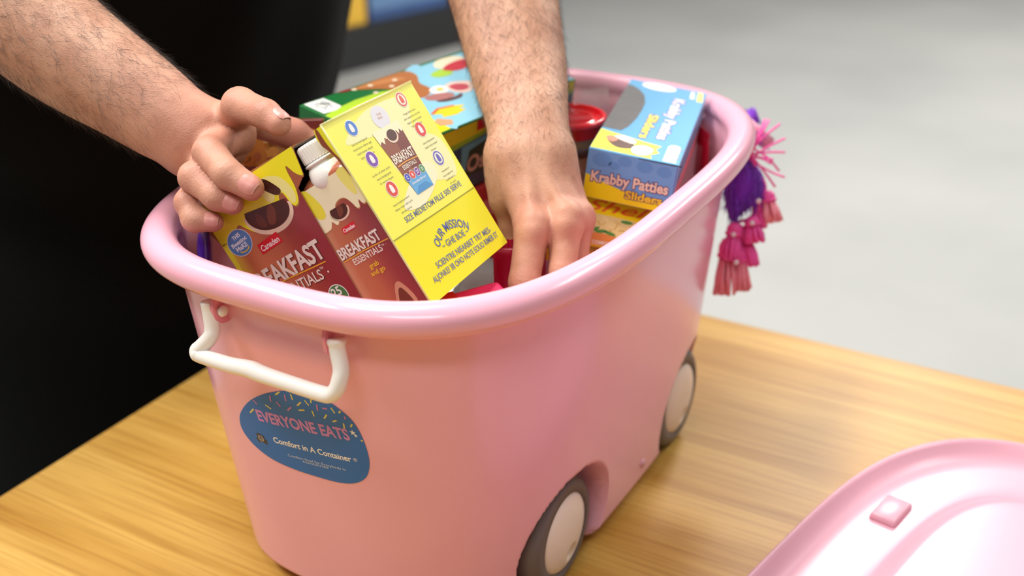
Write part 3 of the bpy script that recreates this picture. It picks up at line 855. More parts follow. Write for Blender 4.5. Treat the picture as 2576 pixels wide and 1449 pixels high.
wash('print_wash', bottle, BF, [(x0, z) for z in zs], [(x1, z) for z in zs], [(212, 152, 118), (190, 114, 80), (182, 104, 72), (164, 80, 64), (144, 56, 56), (132, 50, 52)], 1, 20)
drip = [(x0, 0.1065), (x1, 0.1065), (x1, 0.0838), (x1 - .0015, 0.0800), (x1 - .0035, 0.0808), (x1 - .0050, 0.0840), (x1 - .0070, 0.0795), (x1 - .0095, 0.0800), (x1 - .0110, 0.0845), (x1 - .0135, 0.0890), (x1 - .0175, 0.0905), (x1 - .0230, 0.0890), (x1 - .0260, 0.0850), (x1 - .0280, 0.0785), (x1 - .0310, 0.0765), (x1 - .0335, 0.0800), (x1 - .0352, 0.0785), (x1 - .0385, 0.0760), (x0, 0.0790)]
poly('print_shadow', bottle, BF, [(min(max(x, x0), x1), min(z - (.0009 if z < .1 else 0), .1065)) for x, z in blob(drip, 5)], (190, 130, 84), 2)
poly('print_area', bottle, BF, [(min(max(x, x0), x1), min(z, .1065)) for x, z in blob(drip, 5)], (244, 236, 196), 3)
poly('print_area', bottle, BF, blob([(x0 + .001, 0.106), (x0 + .008, 0.106), (x0 + .013, 0.093), (x0 + .011, 0.085), (x0 + .005, 0.086), (x0 + .002, 0.095)]), (236, 226, 60), 4)
poly('print_area', bottle, BF, blob([(x1 - .009, 0.106), (x1 - .001, 0.106), (x1 - .002, 0.090), (x1 - .005, 0.088), (x1 - .008, 0.095)]), (240, 232, 120), 4)
poly('bite_hole', bottle, BF, ell(0.1050, 0.0835, .0088, .0062, 0, 36, 170, 370), (240, 206, 178), 3)
poly('bite_hole', bottle, BF, ell(0.1050, 0.0842, .0076, .0056, 0, 36, 150, 390), (76, 32, 20), 4)
poly('bite_hole', bottle, BF, blob([(0.103, 0.080), (0.108, 0.082), (0.109, 0.086), (0.105, 0.087)], 5), (116, 58, 36), 5)
poly('red_banner', bottle, BF, [(0.0985, 0.0688), (0.1108, 0.0692), (0.1106, 0.0737), (0.0986, 0.0731)], (212, 34, 44), 4)
text(bottle, BF, 'Canaden', 0.0993, 0.0697, 0.0025, (246, 238, 238), 5, width=0.0107, bold=0.02)
text(bottle, BF, 'BREAKFAST', x0 + .0034, 0.0541, 0.0076, (96, 52, 42), 4, width=0.0385, bold=0.03)
text(bottle, BF, 'BREAKFAST', x0 + .0030, 0.0545, 0.0076, (234, 222, 208), 5, width=0.0385, bold=0.03)
poly('rule', bottle, BF, stroke([(x0 + .004, 0.0528), (0.105, 0.0534), (x1 - .001, 0.0525)], 0.0007), (232, 170, 50), 5)
text(bottle, BF, 'ESSENTIALS', 0.0925, 0.0474, 0.0045, (234, 222, 208), 5, width=0.0270, bold=0.015)
text(bottle, BF, '™ ·', 0.1200, 0.0490, 0.0020, (234, 222, 208), 5)
text(bottle, BF, 'grab', 0.1062, 0.0405, 0.0034, (236, 190, 50), 5, align='C', bold=0.015, width=.0085)
text(bottle, BF, 'and go', 0.1062, 0.0355, 0.0034, (236, 190, 50), 5, align='C', bold=0.015, width=.0130)
poly('printed_glass', bottle, BF, blob([(0.098, 0.006), (0.104, 0.010), (0.112, 0.0235), (0.118, 0.0225), (0.121, 0.006)], 5), (196, 140, 110), 4)
poly('printed_glass', bottle, BF, blob([(0.104, 0.006), (0.108, 0.012), (0.113, 0.020), (0.1165, 0.018), (0.118, 0.006)], 5), (110, 52, 34), 5)

# ------------------------------------------------------------------ big food box behind
PW, PD, PT, PB = 0.24688, 0.11223, 0.0392, -0.026
PR = ((0.994120, 0.107210, -0.015194), (-0.108265, 0.981645, -0.157007), (-0.001918, 0.157729, 0.987481))
pizza = empty('frozen_food_box', (-0.056298, 0.042747, 0.280217), PR)
props(pizza, 'large green and blue frozen food box lying across the back of the tub', 'box')
GREEN = mat('green_card', (30, 112, 54), rough=0.28, coat=0.25)
box('box_body', (0, 0, PB), (PW, PD, PT), GREEN, pizza, bev=0.0012)
PTF = Face((0, 0, PT), (1, 0, 0), (0, 1, 0), (0, 0, 1))
PFF = Face((0, 0, 0), (1, 0, 0), (0, 0, 1), (0, -1, 0))
PRF = Face((PW, 0, 0), (0, 1, 0), (0, 0, 1), (1, 0, 0))
lime = (176, 212, 52); ylw = (236, 226, 20); sky = (142, 200, 220)
poly('printed_panel', pizza, PTF, [(0.006, 0.002), (0.001, 0.0835), (0.02, 0.088), (0.045, 0.091), (0.075, 0.090), (0.105, 0.080), (0.105, 0.002)], lime, 1)
poly('printed_panel', pizza, PTF, [(0.016, 0.002), (0.013, 0.074), (0.03, 0.081), (0.055, 0.084), (0.080, 0.082), (0.105, 0.075), (0.105, 0.002)], ylw, 2)
poly('printed_panel', pizza, PTF, blob([(0.072, 0.001), (0.066, 0.03), (0.070, 0.055), (0.085, 0.078), (0.11, 0.100), (0.15, 0.108)], 6)[:31] + [(PW - .002, 0.108), (PW - .002, 0.001)], sky, 3)
# grocery pictures: a roast, an egg, sliced meat and crackers
poly('food_picture', pizza, PTF, blob([(0.056, 0.1085), (0.070, 0.1095), (0.100, 0.1105), (0.128, 0.1085), (0.130, 0.096), (0.118, 0.082), (0.115, 0.066), (0.095, 0.058), (0.082, 0.070), (0.085, 0.088), (0.07, 0.100)]), (176, 108, 58), 4)
poly('food_picture', pizza, PTF, blob([(0.062, 0.1065), (0.085, 0.108), (0.11, 0.105), (0.115, 0.096), (0.095, 0.099)]), (196, 128, 74), 5)
for q, (x, y) in enumerate(((0.060, 0.1068), (0.078, 0.1045), (0.070, 0.0905), (0.092, 0.092), (0.105, 0.100))):
    poly('food_picture', pizza, PTF, ell(x, y, .0028, .0022, n=12), (234, 216, 186), 6)
poly('food_picture', pizza, PTF, blob([(0.044, 0.1105), (0.056, 0.1108), (0.060, 0.1072), (0.050, 0.1075)], 4), (138, 42, 40), 5)
poly('food_picture', pizza, PTF, blob([(0.140, 0.088), (0.156, 0.092), (0.166, 0.086), (0.158, 0.078), (0.142, 0.080)]), (168, 204, 60), 5)
poly('food_picture', pizza, PTF, blob([(0.158, 0.098), (0.172, 0.108), (0.196, 0.106), (0.200, 0.094), (0.184, 0.086), (0.166, 0.088)]), (240, 222, 190), 5)
poly('food_picture', pizza, PTF, blob([(0.160, 0.090), (0.176, 0.096), (0.196, 0.096), (0.198, 0.088), (0.180, 0.080), (0.166, 0.082)]), (198, 44, 60), 6)
poly('food_picture', pizza, PTF, blob([(0.112, 0.066), (0.126, 0.068), (0.130, 0.060), (0.122, 0.054), (0.110, 0.057)]), (240, 238, 230), 5)
poly('food_picture', pizza, PTF, ell(0.121, 0.0612, .004, .003), (232, 190, 60), 6)
poly('food_picture', pizza, PTF, blob([(0.128, 0.062), (0.142, 0.066), (0.158, 0.058), (0.156, 0.048), (0.138, 0.042), (0.128, 0.048)]), (232, 200, 186), 5)
poly('food_picture', pizza, PTF, blob([(0.132, 0.060), (0.142, 0.061), (0.150, 0.054), (0.143, 0.047), (0.132, 0.050)]), (190, 70, 84), 6)
poly('food_picture', pizza, PTF, blob([(0.094, 0.056), (0.106, 0.058), (0.122, 0.052), (0.122, 0.045), (0.108, 0.044), (0.096, 0.049)]), (176, 116, 110), 5)
poly('food_picture', pizza, PTF, blob([(0.098, 0.046), (0.118, 0.043), (0.130, 0.044), (0.122, 0.038), (0.104, 0.040)]), (96, 66, 66), 6)
poly('food_picture', pizza, PTF, [(0.072, 0.030), (0.086, 0.0345), (0.104, 0.030), (0.112, 0.026), (0.102, 0.0235), (0.106, 0.0195), (0.090, 0.017), (0.076, 0.020), (0.080, 0.025)], (238, 204, 40), 5)
poly('food_picture', pizza, PTF, stroke([(0.073, 0.030), (0.086, 0.0345), (0.103, 0.0305)], .0025), (220, 96, 50), 6)
poly('food_picture', pizza, PTF, [(0.062, 0.018), (0.070, 0.022), (0.078, 0.012), (0.072, 0.006), (0.060, 0.010)], (226, 160, 116), 5)
poly('food_picture', pizza, PTF, [(0.150, 0.030), (0.175, 0.036), (0.20, 0.030), (0.185, 0.016), (0.160, 0.018)], (238, 204, 40), 5)
poly('food_picture', pizza, PTF, blob([(0.205, 0.07), (0.225, 0.075), (0.235, 0.06), (0.215, 0.052)]), (196, 44, 60), 5)
poly('white_label', pizza, PTF, [(0.0035, 0.1105), (0.0030, 0.0865), (0.0165, 0.0855), (0.0245, 0.0880), (0.0262, 0.0900), (0.0260, 0.1098)], (236, 238, 232), 3)
for q, pts in enumerate(([(0.007, 0.1005), (0.012, 0.0975), (0.011, 0.0915)], [(0.012, 0.1055), (0.016, 0.1045), (0.0165, 0.0955), (0.013, 0.0945)], [(0.0175, 0.1045), (0.0195, 0.0985), (0.0185, 0.0915)], [(0.0095, 0.1035), (0.0215, 0.0985)], [(0.020, 0.1065), (0.0225, 0.0965)])):
    poly('scribble', pizza, PTF, stroke(pts, .0011), (60, 66, 62), 4)
# front side print
poly('printed_panel', pizza, PFF, [(0.004, PB + .001), (0.004, PT - .002), (PW - .003, PT - .002), (PW - .003, PB + .001)], (64, 104, 124), 1)
poly('printed_panel', pizza, PFF, [(0.004, 0.0215), (0.004, PT - .0015), (PW - .003, PT - .0015), (PW - .003, 0.0285), (0.12, 0.0260), (0.07, 0.0230)], (226, 196, 24), 2)
poly('printed_panel', pizza, PFF, [(0.004, 0.0175), (0.004, 0.0220), (0.07, 0.0236), (0.12, 0.0264), (PW - .003, 0.0290), (PW - .003, 0.0255), (0.12, 0.0230), (0.07, 0.0185)], (150, 176, 44), 3)
poly('printed_panel', pizza, PFF, [(0.0975, 0.0282), (0.0970, PT - .0015), (0.1200, PT - .0015), (0.1200, 0.0290)], (206, 20, 34), 4)
poly('printed_panel', pizza, PFF, [(0.04, -0.012), (0.04, 0.0165), (0.0790, 0.0178), (0.0820, -0.012)], (44, 62, 92), 2)
poly('printed_panel', pizza, PFF, [(0.0800, -0.010), (0.0780, 0.0178), (0.1500, 0.0228), (0.1500, 0.0)], (98, 150, 170), 2)
poly('printed_panel', pizza, PFF, [(0.0855, -0.014), (0.0900, 0.0120), (0.1120, 0.0160), (0.1500, 0.0160), (0.1500, -0.012)], (46, 52, 24), 3)
poly('printed_panel', pizza, PFF, [(0.004, PB + .001), (0.004, -0.0145), (PW - .003, -0.0110), (PW - .003, PB + .001)], (62, 66, 82), 4)
text(pizza, PFF, 'Os', 0.0895, -0.0085, 0.0150, (196, 142, 124), 5, bold=0.0)
text(pizza, PFF, 'Os', 0.0893, -0.0087, 0.0150, (196, 142, 124), 4, bold=0.03, base_bold=0.0)
poly('printed_panel', pizza, PRF, [(0.003, 0.001), (0.003, 0.022), (PD - .003, 0.022), (PD - .003, 0.001)], (150, 186, 44), 1)
for a, b in (((0, 0), (PW, 0)), ((0, PD), (PW, PD)), ((0, 0), (0, PD)), ((PW, 0), (PW, PD))):
    pass

# ------------------------------------------------------------------ blue slider box
KW, KD, KH = 0.07240, 0.19600, 0.04225
KR = ((0.259827, 0.965213, 0.029227), (-0.956521, 0.261404, -0.129369), (-0.132508, 0.005657, 0.991166))
krab = empty('slider_box', np.array((0.025959, -0.080683, 0.274175)) + np.array(KR) @ np.array((-0.0010, -0.0010, 0.0)), KR)
props(krab, 'light blue slider box with purple edged lettering lying near the far rim', 'box')
KBLUE = mat('light_blue_card', (112, 176, 218), rough=0.25, coat=0.35)
box('box_body', (0, 0, 0), (KW, KD, KH), KBLUE, krab, bev=0.0009)
KT = Face((0, 0, KH), (1, 0, 0), (0, 1, 0), (0, 0, 1))
KF = Face((0, 0, 0), (1, 0, 0), (0, 0, 1), (0, -1, 0))
KS = Face((KW, 0, 0), (0, 1, 0), (0, 0, 1), (1, 0, 0))
win = [(0.0004, 0.178), (0.006, 0.176), (0.013, 0.168), (0.0195, 0.155), (0.0235, 0.135), (0.0242, 0.115), (0.0235, 0.09), (0.0205, 0.065), (0.0165, 0.052), (0.0004, 0.052)]
V = [KT.pt(a, b, 2) for a, b in win]
mesh_obj('film_window', V, [list(range(len(V)))[::-1] if False else list(range(len(V)))], mat('grey_film', (150, 146, 144), rough=0.12, coat=1.0, metal=0.35, bump=(60, 0.8)), krab)
poly('printed_oval', krab, KT, ell(0.0285, 0.1860, .0160, .0105, 0), (238, 232, 246), 2)
text(krab, KT, 'NET 4 oz', 0.0285, 0.1835, 0.0045, (110, 92, 160), 3, align='C', width=.018)
VI = (82, 60, 150)
text(krab, KT, 'Krabby Patties', 0.0465, 0.1610, 0.0095, VI, 2, width=0.112, ang=-90, bold=0.085, base_bold=0.03)
text(krab, KT, 'Krabby Patties', 0.0465, 0.1610, 0.0095, (240, 226, 240), 3, width=0.112, ang=-90, bold=0.03)
text(krab, KT, 'Sliders', 0.0325, 0.1060, 0.0080, VI, 2, width=0.062, ang=-90, bold=0.085, base_bold=0.03)
text(krab, KT, 'Sliders', 0.0325, 0.1060, 0.0080, (240, 220, 60), 3, width=0.062, ang=-90, bold=0.03)
poly('printed_flag', krab, KT, [(0.0655, 0.165), (0.0712, 0.165), (0.0690, 0.192), (0.0640, 0.192)], (236, 226, 110), 2)
poly('printed_flag', krab, KT, [(0.0590, 0.170), (0.0630, 0.170), (0.0610, 0.190), (0.0580, 0.190)], (236, 232, 238), 2)
splat = [(0.0006, 0.0015), (0.0006, 0.048), (0.012, 0.044), (0.026, 0.040), (0.040, 0.036), (0.0535, 0.033), (0.0500, 0.024), (0.0540, 0.017), (0.0480, 0.0095), (0.0500, 0.0015)]
poly('printed_splash', krab, KT, splat, (240, 226, 70), 2)
poly('burger_picture', krab, KT, blob([(0.010, 0.026), (0.018, 0.036), (0.030, 0.030), (0.032, 0.016), (0.020, 0.012)]), (96, 66, 54), 3)
poly('burger_picture', krab, KT, blob([(0.014, 0.036), (0.022, 0.040), (0.032, 0.034), (0.031, 0.026), (0.020, 0.030)]), (246, 236, 226), 4)
poly('burger_picture', krab, KT, blob([(0.008, 0.030), (0.012, 0.036), (0.018, 0.030), (0.014, 0.022)]), (226, 140, 110), 4)
poly('printed_badge', krab, KT, blob([(0.033, 0.008), (0.032, 0.020), (0.040, 0.027), (0.048, 0.022), (0.047, 0.010), (0.040, 0.004)]), (236, 234, 226), 4)
text(krab, KT, 'NEW', 0.0400, 0.0145, 0.0050, (120, 120, 120), 5, align='C', width=.009)
poly('printed_tab', krab, KT, [(0.0585, 0.002), (0.0585, 0.036), (0.0600, 0.040), (0.0640, 0.042), (0.0675, 0.040), (0.0690, 0.034), (0.0690, 0.002)], (236, 236, 246), 2)
text(krab, KT, 'Family', 0.0660, 0.034, 0.0048, (140, 130, 190), 3, ang=-90, width=.028)
# front end
poly('printed_panel', krab, KF, [(0.0006, 0.0006), (0.0006, KH - .0012), (KW - .0006, KH - .0012), (KW - .0006, 0.0006)], (112, 162, 216), 1)
for x, z, r in ((0.012, 0.034, .008), (0.030, 0.036, .0055), (0.046, 0.035, .0065), (0.062, 0.034, .006), (0.022, 0.031, .0045)):
    poly('printed_bubble', krab, KF, ell(x, z, r, r * .75), (98, 150, 208), 2)
poly('printed_panel', krab, KF, [(0.0006, 0.0006), (0.0006, 0.0205), (0.008, 0.0185), (0.018, 0.0150), (0.032, 0.0118), (0.050, 0.0095), (0.0700, 0.0085), (0.0700, 0.0006)], (252, 226, 16), 2)
poly('printed_edge', krab, KF, [(0.0712, 0.0006), (0.0712, KH - .002), (KW - .0006, KH - .002), (KW - .0006, 0.0006)], (104, 78, 158), 3)
text(krab, KF, 'Krabby Patties', 0.0052, 0.0150, 0.0088, (92, 54, 110), 4, width=0.0625, bold=0.085, base_bold=0.03, ang=1)
text(krab, KF, 'Krabby Patties', 0.0052, 0.0150, 0.0088, (240, 208, 186), 5, width=0.0625, bold=0.03, ang=1)
text(krab, KF, 'Sliders', 0.0345, 0.0060, 0.0066, (92, 54, 100), 6, width=0.0300, bold=0.085, base_bold=0.03, ang=1)
text(krab, KF, 'Sliders', 0.0345, 0.0060, 0.0066, (246, 206, 50), 7, width=0.0300, bold=0.03, ang=1)
poly('printed_panel', krab, KS, [(0.001, 0.001), (0.001, 0.020), (0.06, 0.020), (KD - .001, 0.016), (KD - .001, 0.001)], (214, 120, 130), 1)
poly('fold_gap', krab, KF, [(0.040, KH - .0014), (0.0745, KH - .0014), (0.0745, KH - .0004), (0.040, KH - .0007)], (40, 46, 60), 4)

# ------------------------------------------------------------------ yellow noodle box under it
nfl = np.array((0.0089, -0.0940, 0.2417)); nbl = np.array((0.0374, -0.0817, 0.2705)); nbr = np.array((0.0669, -0.1326, 0.2582))
ex_ = nbr - nbl; ex_ /= np.linalg.norm(ex_)
ey_ = nbl - nfl; ey_ -= ex_ * (ey_ @ ex_); nl = np.linalg.norm(ey_); ey_ /= nl
ez_ = np.cross(ex_, ey_)
NR_ = np.stack([ex_, ey_, ez_], 1)
noodle = empty('noodle_box', nfl - ez_ * 0.028 - ey_ * 0.001, NR_.tolist())
props(noodle, 'yellow noodle dinner box with orange script leaning under the slider box', 'box')
NW0, NW1, ND = -0.040, 0.066, 0.047
NYEL = mat('noodle_yellow_card', (253, 220, 8), rough=0.25, coat=0.3)
box('box_body', (NW0, 0, -0.02), (NW1, ND, 0.028), NYEL, noodle, bev=0.0008)
NT = Face((0, 0, 0.028), (1, 0, 0), (0, 1, 0), (0, 0, 1))
NF = Face((0, 0, 0), (1, 0, 0), (0, 0, 1), (0, -1, 0))
text(noodle, NT, 'Shells', -0.006, 0.0312, 0.0098, (240, 104, 24), 2, width=0.070, bold=0.01, shear=0.45)
poly('noodle_picture', noodle, NT, [(NW0 + .001, 0.0125), (NW0 + .001, 0.028), (0.0, 0.0285), (0.02, 0.0280), (0.045, 0.0265), (NW1 - .001, 0.0225), (NW1 - .001, 0.0095), (0.03, 0.010)], (240, 214, 140), 1)
for q in range(46):
    x = NW0 + .004 + (q * 0.0371 % 0.098); y = 0.0135 + (q * 0.0233 % 0.0115)
    y = min(y, 0.0255 - max(0, x - .03) * .12)
    poly('noodle_picture', noodle, NT, stroke(ell(x, y, .0035, .0016, n=6, a0=200 + q * 7 % 60, a1=340 + q * 5 % 60, ang=(q * 1.7) % 3), .0008), ((246, 228, 170), (226, 188, 104), (214, 170, 84))[q % 3], 2)
for x, y, a in ((0.010, 0.0135, 0.2), (0.017, 0.0128, -.2), (0.004, 0.0140, .6), (0.045, 0.0225, .3), (0.030, 0.025, 0)):
    poly('leaf_picture', noodle, NT, ell(x, y, .0052, .0016, a, n=12), (86, 146, 60), 3)
poly('printed_band', noodle, NT, [(NW0 + .001, 0.0008), (NW0 + .001, 0.0122), (0.012, 0.0118), (0.03, 0.0100), (NW1 - .001, 0.0092), (NW1 - .001, 0.0008)], (234, 140, 62), 2)
text(noodle, NT, 'CLASSIC', 0.024, 0.0062, 0.0028, (250, 224, 196), 3, width=0.018, bold=0.02, shear=.2)
text(noodle, NT, 'COMFORT DINNER', 0.0035, 0.0018, 0.0032, (250, 240, 226), 3, width=0.032, bold=0.02)
text(noodle, NF, 'PREP', 0.003, 0.0215, 0.0030, (110, 84, 10), 2, width=.009, bold=.02)
text(noodle, NF, '2 MIN', 0.004, 0.0165, 0.0028, (110, 84, 10), 2, width=.008, bold=.02)

# ------------------------------------------------------------------ red-lidded cup
cup = empty('dip_cup', (0.1010, -0.0265, 0.2500))
props(cup, 'plastic cup of brown dip with a bright red lid beside the slider box', 'cup')
RED = mat('red_plastic', (222, 22, 34), rough=0.18, coat=0.4)
mesh_obj('cup_body', *lathe([(0.0, 0.0), (0.024, 0.0), (0.0265, 0.004), (0.0300, 0.046), (0.0308, 0.0475), (0.0308, 0.050), (0.0303, 0.051), (0.0, 0.051)], 56), mat('brown_dip_cup', (176, 132, 104), rough=0.15, coat=0.4), cup, smooth=True)
mesh_obj('cup_band', *lathe([(0.0294, 0.033), (0.0303, 0.033), (0.0307, 0.041), (0.0298, 0.041)], 56), mat('dark_band', (92, 54, 44), rough=0.2), cup, smooth=True)
mesh_obj('lid', *lathe([(0.0, 0.049), (0.0325, 0.049), (0.0333, 0.0500), (0.0335, 0.0585), (0.0345, 0.0592), (0.0345, 0.0618), (0.0335, 0.0632), (0.0315, 0.0636), (0.0300, 0.0625), (0.0290, 0.0598), (0.0255, 0.0592), (0.0240, 0.0610), (0.0215, 0.0612), (0.0205, 0.0600), (0.0, 0.0598)], 72), RED, cup, smooth=True)
mesh_obj('lid_tab', *tube([(0.005, 0.016, 0.0612), (0.0, 0.014, 0.0622), (-0.006, 0.0155, 0.0612)], 0.0022, 10), RED, cup, smooth=True)

# ------------------------------------------------------------------ clear bag behind the cup
CLEAR = mat('clear_plastic', (244, 236, 236), rough=0.15, alpha=0.10, spec=0.7)
def crumple(name, label, cat, loc, R, half, m, seed, amp=0.12, sub=5, parts=()):
    """a filled soft pouch: superellipsoid with creases and crimped ends"""
    rg = np.random.default_rng(seed)
    e = empty(name, loc, R); props(e, label, cat)
    nu, nv = 56, 40
    V = []; F = []
    ph = rg.uniform(0, 6.28, 8)
    for i in range(nv + 1):
        v = -1 + 2 * i / nv
        th = (1 - abs(v) ** 3.2) ** 0.6
        for j in range(nu):
            u = 2 * math.pi * j / nu
            c, s = math.cos(u), math.sin(u)
            cx = math.copysign(abs(c) ** 0.55, c); sy = math.copysign(abs(s) ** 1.0, s)
            d = 1 + amp * (0.5 * math.sin(5 * v + 3 * c + ph[0]) + 0.35 * math.sin(11 * c + 4 * v + ph[1]) + 0.25 * math.sin(17 * v - 9 * s + ph[2]))
            V.append((half[0] * cx, half[1] * sy * th * d + 0.0006 * s, half[2] * v))
    for i in range(nv):
        for j in range(nu):
            F.append([i * nu + j, i * nu + (j + 1) % nu, (i + 1) * nu + (j + 1) % nu, (i + 1) * nu + j])
    F.append(list(range(nu))[::-1]); F.append([nv * nu + j for j in range(nu)])
    mesh_obj('pouch', V, F, m, e, smooth=True)
    for sg in (-1, 1):
        sv = []; sf = []
        nz = 24
        for a in range(nz + 1):
            x = half[0] * (-1 + 2 * a / nz)
            y = 0.0006 * (1 if a % 2 else -1)
            sv += [(x, y, sg * half[2] * 0.995), (x, y, sg * (half[2] * 0.995 + 0.007))]
        sf = [[2 * a, 2 * a + 2, 2 * a + 3, 2 * a + 1] for a in range(nz)]
        mesh_obj('crimped_seal', sv, sf, m, e)
    return e
def rotz(a, b=0.0, c=0.0):
    return [list(r) for r in (Matrix.Rotation(a, 3, 'Z') @ Matrix.Rotation(b, 3, 'X') @ Matrix.Rotation(c, 3, 'Y'))]
crumple('clear_bag', 'crinkled clear plastic bag tucked behind the red lidded cup', 'bag', at(1488, 262, 1.11), rotz(-0.6, 0.3), (0.016, 0.012, 0.015), CLEAR, 3)
PURPLE = mat('purple_foil', (58, 26, 130), rough=0.22, coat=0.5, bump=(30, 0.3))
crumple('purple_snack_bag', 'dark purple snack bag in the left corner of the tub', 'bag', at(516, 656, 0.832), rotz(0.75, 0.1, 0.2), (0.024, 0.005, 0.030), PURPLE, 5, 0.08)
CRIM = mat('crimson_foil', (196, 14, 62), rough=0.3, coat=0.3, bump=(45, 0.25))
crumple('crimson_snack_bag', 'crimson snack bag gripped under the fingers inside the tub', 'bag', at(1308, 742, 0.888), rotz(-1.03, 0.0, 0.0), (0.0200, 0.0024, 0.040), CRIM, 8, 0.08)
crumple('dark_red_bag', 'dark red bag squeezed between the slider box and the far wall', 'bag', np.array((0.205, -0.113, 0.232)), rotz(0.75, 0.0, 0.0), (0.012, 0.0035, 0.044), mat('dark_red_foil', (188, 10, 48), rough=0.3, coat=0.3, bump=(45, 0.25)), 9, 0.08)

# flat pink-red packet by the front rim
flat = empty('red_packet', at(1205, 739, 0.820), rotz(-0.55, 0.15, -0.04))
props(flat, 'flat pink-red paper packet lying just behind the front rim', 'packet')
PKT = mat('pink_red_paper', (226, 38, 98), rough=0.45, bump=(120, 0.25))
box('packet_body', (-0.026, -0.010, -0.06), (0.020, 0.010, 0.0), PKT, flat, bev=0.003)
box('packet_fold', (-0.026, -0.010, 0.0003), (-0.016, 0.010, 0.0012), mat('red_paper', (206, 18, 40), rough=0.45), flat, bev=0.0006)

# clear tray
tray = empty('clear_tray', at(1180, 696, 0.925), rotz(-0.55, 0.12, 0.0))
props(tray, 'clear ribbed plastic tray standing under the tilted yellow carton', 'tray')
TRAYM = mat('clear_tray_plastic', (128, 122, 120), rough=0.12, alpha=0.7, spec=0.9)
rim_v = []
prof = [(0.034, 0.026, -0.05), (0.036, 0.028, -0.012), (0.0375, 0.0295, -0.010), (0.0375, 0.0295, -0.004), (0.040, 0.032, -0.002), (0.040, 0.032, 0.0), (0.036, 0.028, 0.0008), (0.030, 0.022, 0.004), (0.0, 0.0, 0.005)]
V = []; F = []
for a, b, z in prof:
    P = ring(max(a * .8, 1e-4), max(b * .8, 1e-4), 5, 72)
    if -0.013 < z < -0.003:
        P = P * (1 + 0.012 * np.sign(np.sin(np.arange(72) * math.pi / 2 + .4)))[:, None]
    V.append(np.c_[P, np.full(72, z)])
V = np.concatenate(V)
for i in range(len(prof) - 1):
    for j in range(72):
        F.append([i * 72 + j, i * 72 + (j + 1) % 72, (i + 1) * 72 + (j + 1) % 72, (i + 1) * 72 + j])
F.append(list(range(72))[::-1])
mesh_obj('tray_shell', V, F, TRAYM, tray, smooth=True)

# dark red box under the big green box
redbox = empty('red_box', at(1150, 480, 0.985) + np.array((0.0, 0.01, 0)), rotz(-0.14))
props(redbox, 'dark red food box standing under the green frozen food box', 'box')
L = redbox.matrix_basis.translation
box('box_body', (-0.060, -0.012, 0.032 - L.z), (0.090, 0.045, -0.006), mat('red_card', (186, 44, 40), rough=0.35, noise=(14, 0.2)), redbox, bev=0.001)
box('printed_stripe', (-0.074, -0.0125, -0.035), (0.094, -0.0120, -0.020), mat('pale_red_card', (214, 110, 110), rough=0.4), redbox)

# burger snack box seen through the gripping hand
bur = empty('burger_box', at(674, 398, 0.922), rotz(-1.0, -0.2))
props(bur, 'brown food box with a burger picture seen through the gripping hand', 'box')
box('box_body', (-0.020, 0.0, -0.036), (0.046, 0.009, 0.030), mat('brown_red_card', (112, 40, 34), rough=0.35), bur, bev=0.001)
BUF = Face((0, 0, 0), (1, 0, 0), (0, 0, 1), (0, -1, 0))
poly('burger_picture', bur, BUF, blob([(-0.023, -0.002), (-0.022, 0.016), (-0.010, 0.026), (0.02, 0.027), (0.045, 0.018), (0.052, 0.002), (0.03, -0.006), (0.0, -0.009), (-0.025, -0.004)]), (214, 138, 62), 1)
rg = np.random.default_rng(4)
for q in range(34):
    x = rg.uniform(-.020, .044); z = rg.uniform(-.006, .020)
    r = rg.uniform(.003, .0065)
    poly('burger_picture', bur, BUF, ell(x, z, r, r * .75, rg.uniform(0, 3), n=9), ((236, 190, 120), (206, 118, 44), (228, 160, 80), (196, 112, 70))[q % 4], 2 + q % 3)
poly('burger_picture', bur, BUF, blob([(-0.023, -0.010), (-0.01, -0.006), (0.02, -0.010), (0.015, -0.026), (-0.015, -0.030), (-0.023, -0.022)]), (150, 74, 66), 5)
poly('red_label', bur, BUF, ell(-0.006, -0.030, .008, .0055), (214, 30, 44), 6)

